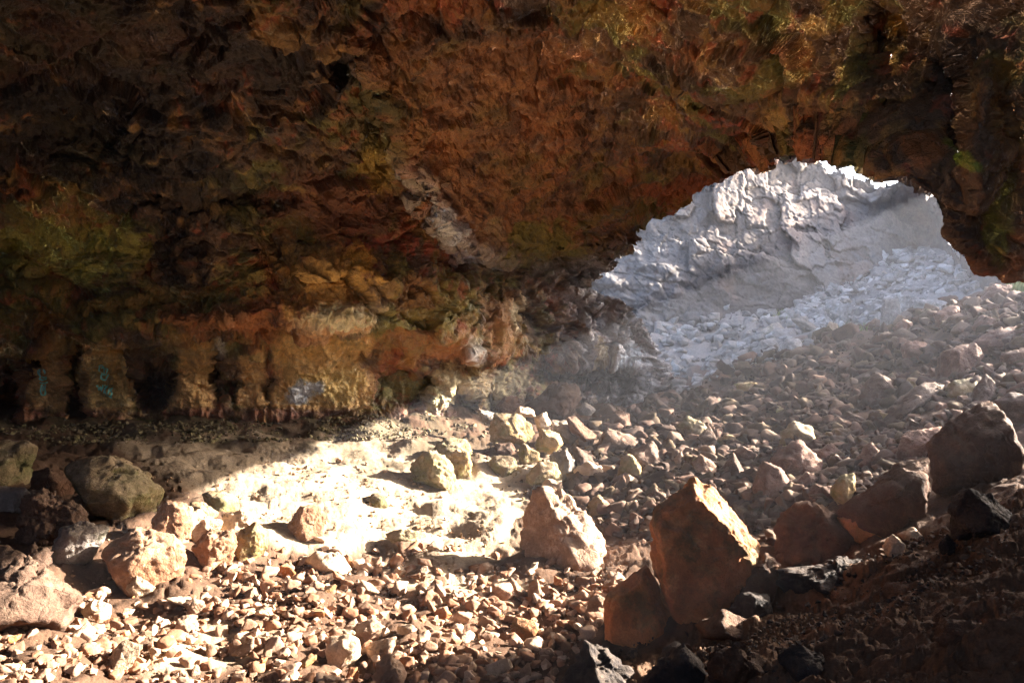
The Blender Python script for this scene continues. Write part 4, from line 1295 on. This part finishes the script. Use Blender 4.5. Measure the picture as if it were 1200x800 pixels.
# ------------------------------------------------------------------ loose stones: individuals, then the uncounted rest
TEMPL = [mesh_from('stone', *random_stone(50 + k, 4, 9 + k % 4)) for k in range(28)]
ZONES = [
    # polygon, count, min px, max px, material(s), label, group
    ([(0, 720), (100, 700), (180, 690), (290, 660), (420, 640), (600, 660), (720, 660), (720, 700), (690, 745), (640, 800), (0, 800)], 115, 15, 42, ('tan', 'tan', 'cream', 'rust'), 'tan cobble in the sunlit rubble across the near cave floor', 'cobbles across the sunlit near floor'),
    ([(330, 545), (345, 538), (430, 542), (425, 556), (350, 568)], 12, 6, 13, ('tan', 'cream'), 'small stone in the cluster on the bright sand by the wall', 'cluster of stones on the bright sand'),
    ([(690, 560), (760, 510), (850, 470), (960, 410), (1120, 370), (1200, 400), (1200, 460), (1080, 500), (1000, 540), (920, 590), (830, 560), (760, 620), (700, 600)], 110, 10, 40, ('brown', 'red', 'brown', 'ochre'), 'brown stone lying loose on the slope up to the mouth', 'brown stones on the rubble slope'),
    ([(890, 400), (940, 340), (960, 300), (1090, 296), (1130, 340), (1040, 372), (960, 392)], 40, 12, 46, ('pale', 'pale', 'grey'), 'pale stone in the bright heap outside the cave mouth', 'pale stones in the outside heap'),
    ([(690, 790), (780, 745), (900, 715), (1000, 690), (960, 760), (900, 800), (700, 800)], 23, 9, 20, ('black', 'umber'), 'dark stone in the shaded grit beside the dirt slope', 'dark stones in the shaded grit'),
]
MATMESH = {}
placed = []
for poly, cnt, smin, smax, mats, label, group in ZONES:
    pa = np.array(poly, float)
    got, tries = 0, 0
    while got < cnt and tries < 8000:
        tries += 1
        x, y = rng.uniform(pa[:, 0].min(), pa[:, 0].max()), rng.uniform(pa[:, 1].min(), pa[:, 1].max())
        if not in_poly(np.array([x]), np.array([y]), poly)[0]:
            continue
        s = smin + (smax - smin) * rng.random() ** 1.9
        if any((x - a) ** 2 + (y - b) ** 2 < (0.42 * (s + c)) ** 2 for a, b, c in placed):
            continue
        placed.append((x, y, s))
        d, ok = hit([x], [y])
        D = d[0]
        mname = mats[rng.integers(len(mats))]
        k = int(rng.integers(len(TEMPL)))
        if (mname, k) not in MATMESH:
            me = TEMPL[k].copy()
            me.materials.append(M[mname])
            MATMESH[(mname, k)] = me
        o = bpy.data.objects.new('stone', MATMESH[(mname, k)])
        S.collection.objects.link(o)
        size = 0.5 * s * D / F
        gx, gy = (x - 600) / F * D, D
        o.location = (gx, gy, ground_z([gx], [gy])[0] + 0.28 * size)
        o.rotation_euler = (rng.normal(0, 0.35), rng.normal(0, 0.35), rng.uniform(0, 6.28))
        o.scale = (size * rng.uniform(0.95, 1.3), size * rng.uniform(0.85, 1.1), size * rng.uniform(0.85, 1.15))
        o['label'], o['category'], o['group'] = label, 'stone', group
        got += 1


def rubble():
    lib = {1: [crushed(300 + k, 10 + k % 6) for k in range(40)], 3: [random_stone(500 + k, 3, 9) for k in range(24)]}
    specs = [
        # polygon, count, px size range, colours
        ([(0, 725), (100, 698), (180, 690), (290, 655), (380, 630), (520, 640), (620, 660), (730, 640), (740, 690), (690, 750), (640, 810), (-20, 810)], 6000, (2.5, 30), [(0.28, 0.17, 0.11), (0.21, 0.12, 0.075), (0.38, 0.26, 0.18), (0.25, 0.125, 0.07)]),
        ([(250, 560), (300, 540), (430, 535), (480, 560), (560, 600), (600, 640), (420, 640), (330, 640), (240, 640)], 1100, (1.5, 8), [(0.40, 0.27, 0.16), (0.3, 0.18, 0.1)]),
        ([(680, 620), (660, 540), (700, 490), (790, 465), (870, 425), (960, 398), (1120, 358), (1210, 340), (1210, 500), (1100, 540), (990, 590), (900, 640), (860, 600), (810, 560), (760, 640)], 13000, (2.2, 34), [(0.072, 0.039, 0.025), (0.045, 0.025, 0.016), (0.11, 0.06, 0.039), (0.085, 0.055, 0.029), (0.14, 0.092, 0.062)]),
        ([(780, 470), (850, 410), (900, 395), (940, 330), (960, 296), (1100, 292), (1150, 335), (1100, 360), (960, 396)], 3200, (4.0, 24), [(0.25, 0.225, 0.205), (0.19, 0.17, 0.155), (0.31, 0.285, 0.265)]),
        ([(770, 400), (790, 350), (900, 325), (960, 300), (970, 400), (860, 440), (790, 460)], 1800, (3.0, 26), [(0.20, 0.18, 0.165), (0.15, 0.135, 0.125), (0.26, 0.24, 0.22)]),
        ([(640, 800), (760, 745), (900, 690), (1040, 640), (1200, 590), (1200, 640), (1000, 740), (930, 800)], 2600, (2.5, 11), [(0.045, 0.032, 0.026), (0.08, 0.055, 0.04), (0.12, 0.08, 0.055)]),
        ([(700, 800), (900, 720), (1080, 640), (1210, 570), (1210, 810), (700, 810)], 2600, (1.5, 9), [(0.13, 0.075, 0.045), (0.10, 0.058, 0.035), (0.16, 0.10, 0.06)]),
        ([(560, 560), (560, 500), (640, 470), (760, 462), (800, 480), (700, 520), (680, 580), (620, 590)], 700, (2.5, 10), [(0.16, 0.12, 0.08), (0.11, 0.08, 0.055), (0.2, 0.15, 0.08)]),
        ([(0, 500), (300, 492), (520, 484), (560, 500), (480, 515), (300, 518), (0, 525)], 4500, (1.6, 8), [(0.13, 0.10, 0.06), (0.09, 0.07, 0.042), (0.17, 0.14, 0.07)]),
        ([(0, 600), (0, 560), (200, 560), (330, 600), (330, 660), (200, 690), (90, 690)], 300, (3, 9), [(0.3, 0.19, 0.11), (0.22, 0.13, 0.08)]),
    ]
    V, Fc, C, SM, off = [], [], [], [], 0
    for poly, cnt, (s0, s1), cols in specs:
        pa = np.array(poly, float)
        x = rng.uniform(pa[:, 0].min(), pa[:, 0].max(), cnt * 4)
        y = rng.uniform(pa[:, 1].min(), pa[:, 1].max(), cnt * 4)
        m = in_poly(x, y, poly)
        x, y = x[m][:cnt], y[m][:cnt]
        d, ok = hit(x, y)
        x, y, d = x[ok], y[ok], d[ok]
        gx, gy = (x - 600) / F * d, d
        # heaps: fewer stones where a slow noise is low
        den = fbm(np.stack([gx, gy, 0 * gx], 1) * 0.8, 3)
        k = rng.random(len(x)) < (sstep(-0.75, 0.1, den) if cnt > 10000 else sstep(-0.55, 0.3, den))
        gx, gy, d = gx[k], gy[k], d[k]
        gz = ground_z(gx, gy)
        s = (s0 + (s1 - s0) * rng.random(len(gx)) ** (6.0 if cnt > 10000 else 4.0))
        for i in range(len(gx)):
            n = 3 if s[i] > 17 else 1
            v, f = lib[n][rng.integers(len(lib[n]))]
            size = 0.5 * s[i] * d[i] / F
            a, t1, t2 = rng.uniform(0, 6.28), rng.normal(0, 0.5), rng.normal(0, 0.5)
            ca, sa = math.cos(a), math.sin(a)
            c1, s1_ = math.cos(t1), math.sin(t1)
            R = np.array([[ca, -sa, 0], [sa, ca, 0], [0, 0, 1]]) @ np.array([[1, 0, 0], [0, c1, -s1_], [0, s1_, c1]])
            V.append(v @ R.T * size * rng.uniform(0.85, 1.25) + np.array([gx[i], gy[i], gz[i] + 0.3 * size]))
            Fc.append(f + off)
            off += len(v)
            SM.append(np.full(len(f), n == 3))
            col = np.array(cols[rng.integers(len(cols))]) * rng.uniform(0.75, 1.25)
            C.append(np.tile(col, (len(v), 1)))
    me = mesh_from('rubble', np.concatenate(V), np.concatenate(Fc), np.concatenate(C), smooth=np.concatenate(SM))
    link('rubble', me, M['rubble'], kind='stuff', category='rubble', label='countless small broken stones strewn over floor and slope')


rubble()

# ------------------------------------------------------------------ paint on the pillars
def paint_mat():
    m, t, bs = nodes_of('teal_spray_paint')
    geo = t.nodes.new('ShaderNodeNewGeometry')
    n = noise_node(t, geo.outputs['Position'], 30, 5, 0.7)
    c = mixc(t, ramp(t, n.outputs[0], [(0.35, 0.0), (0.7, 1.0)]), (0.36, 0.90, 0.80), (0.32, 0.86, 0.75))
    t.links.new(c, bs.inputs['Base Color'])
    bs.inputs['Roughness'].default_value = 0.7
    return m


PAINT = paint_mat()


def graffito(name, label, strokes, width=1.7):
    V, Fc = [], []
    for st in strokes:
        st = np.array(st, float)
        pts = []
        for a, b in zip(st[:-1], st[1:]):
            k = max(2, int(np.hypot(*(b - a)) / 0.8))
            for t in np.linspace(0, 1, k, endpoint=False):
                pts.append(a + (b - a) * t)
        pts.append(st[-1])
        pts = np.array(pts)
        tang = np.gradient(pts, axis=0)
        tang /= np.linalg.norm(tang, axis=1)[:, None] + 1e-9
        nor = np.stack([-tang[:, 1], tang[:, 0]], 1) * width * 0.5
        base = len(V)
        for q, n in zip(pts, nor):
            V.append(shell_at(*(q + n), off=0.08))
            V.append(shell_at(*(q - n), off=0.08))
        for i in range(len(pts) - 1):
            k = base + 2 * i
            Fc.append((k, k + 1, k + 3, k + 2))
    me = mesh_from(name, np.array(V), np.array(Fc))
    return link(name, me, PAINT, parent=pillar_wall, label=label)


def ring(cx, cy, rx, ry, n=18, a0=0, a1=360):
    return [(cx + rx * math.cos(math.radians(a)), cy + ry * math.sin(math.radians(a))) for a in np.linspace(a0, a1, n)]


graffito('painted_face', 'teal line drawing of a long-chinned face on a pillar', [
    ring(123, 430, 5.5, 6, a0=140, a1=400) + [(127.5, 438), (125, 444), (121.5, 444), (119.5, 438), (118.5, 433)],
    [(119.5, 430), (122, 429), (124, 430.5), (126.5, 429)], [(123.5, 431), (124.5, 434), (123, 434.5)], [(121, 437.5), (123.5, 439), (126, 436.5)], [(119, 426.5), (123, 425), (127, 426.5)]])
graffito('painted_letters', 'teal hand-painted letters WKIS under the face', [
    [(115, 450), (116, 457), (118, 452.5), (119.5, 457.5), (121, 450.5)],
    [(123, 450.5), (123.3, 459.5)], [(127, 451), (123.3, 455.2), (126.5, 461)], [(129, 454), (128.5, 462)], [(132.5, 453.5), (130.5, 456), (132.5, 459.5), (131.5, 463.5), (129.8, 462.5)], [(125.5, 462.5), (132.5, 465.2)]])
graffito('painted_figure', 'teal painted figure with a pointed head on the left pillar', [
    [(51.5, 436), (53.5, 428), (57, 435)], [(51, 436), (50.8, 441), (54, 443), (59, 441), (60.5, 437)], [(53, 439), (55, 440), (58, 438.5)],
    [(51.5, 445), (55, 447), (60, 445.5)], [(53.5, 448), (53, 455), (53.2, 461)], [(57.5, 448), (58, 455), (56, 462), (53.2, 461)], [(55.5, 450), (55.5, 456)]])


# ------------------------------------------------------------------ grass beyond the crest
def grass():
    m, t, bs = nodes_of('sunlit_grass')
    geo = t.nodes.new('ShaderNodeNewGeometry')
    n = noise_node(t, geo.outputs['Position'], 3, 3, 0.5)
    c = mixc(t, n.outputs[0], (0.10, 0.16, 0.03), (0.22, 0.20, 0.06))
    t.links.new(c, bs.inputs['Base Color'])
    bs.inputs['Roughness'].default_value = 0.8
    V, Fc = [], []
    spots = [(1196, 334, 90, 8, 4), (1230, 332, 120, 20, 4), (1002, 389, 20, 8, 3), (912, 372, 12, 10, 5)]
    for cx, cy, cnt, sx, sy in spots:
        for _ in range(cnt):
            x, y = cx + rng.normal(0, sx), cy + rng.normal(0, sy)
            d, ok = hit([x], [y])
            if not ok[0]:
                continue
            D = d[0]
            gx = (x - 600) / F * D
            gz = ground_z([gx], [D])[0]
            for _b in range(5):
                a = rng.uniform(0, 6.28)
                h = rng.uniform(0.12, 0.34)
                w = rng.uniform(0.008, 0.016)
                bx, by = gx + rng.normal(0, 0.06), D + rng.normal(0, 0.06)
                lx, ly = math.cos(a) * h * 0.5, math.sin(a) * h * 0.5
                k = len(V)
                V += [(bx - w, by, gz - 0.03), (bx + w, by, gz - 0.03), (bx + lx * 0.4 + w * 0.7, by + ly * 0.4, gz + h * 0.65), (bx + lx * 0.4 - w * 0.7, by + ly * 0.4, gz + h * 0.65), (bx + lx, by + ly, gz + h)]
                Fc += [(k, k + 1, k + 2), (k, k + 2, k + 3), (k + 3, k + 2, k + 4)]
    link('grass', mesh_from('grass', np.array(V), np.array(Fc)), m, kind='stuff', category='grass', label='sparse sunlit grass tufts beyond the slope crest')


grass()


# ------------------------------------------------------------------ dusty air
def haze():
    bm = bmesh.new()
    bmesh.ops.create_cube(bm, size=1.0)
    x0, x1, y0, y1, z0, z1 = -115, 115, -115, 115, -9.0, 26.0
    for v in bm.verts:
        v.co = ((x0 + x1) / 2 + v.co.x * (x1 - x0), (y0 + y1) / 2 + v.co.y * (y1 - y0), (z0 + z1) / 2 + v.co.z * (z1 - z0))
    me = bpy.data.meshes.new('haze')
    bm.to_mesh(me)
    bm.free()
    m = bpy.data.materials.new('dusty_air')
    m.use_nodes = True
    t = m.node_tree
    t.nodes.clear()
    out = t.nodes.new('ShaderNodeOutputMaterial')
    pv = t.nodes.new('ShaderNodeVolumePrincipled')
    pv.inputs['Color'].default_value = (0.84, 0.87, 0.98, 1)
    pv.inputs['Density'].default_value = HAZE_DENSITY
    pv.inputs['Anisotropy'].default_value = 0.2
    t.links.new(pv.outputs[0], out.inputs['Volume'])
    me.materials.append(m)
    link('haze', me, kind='stuff', category='haze', label='dusty air glowing where the sun falls through it')


haze()
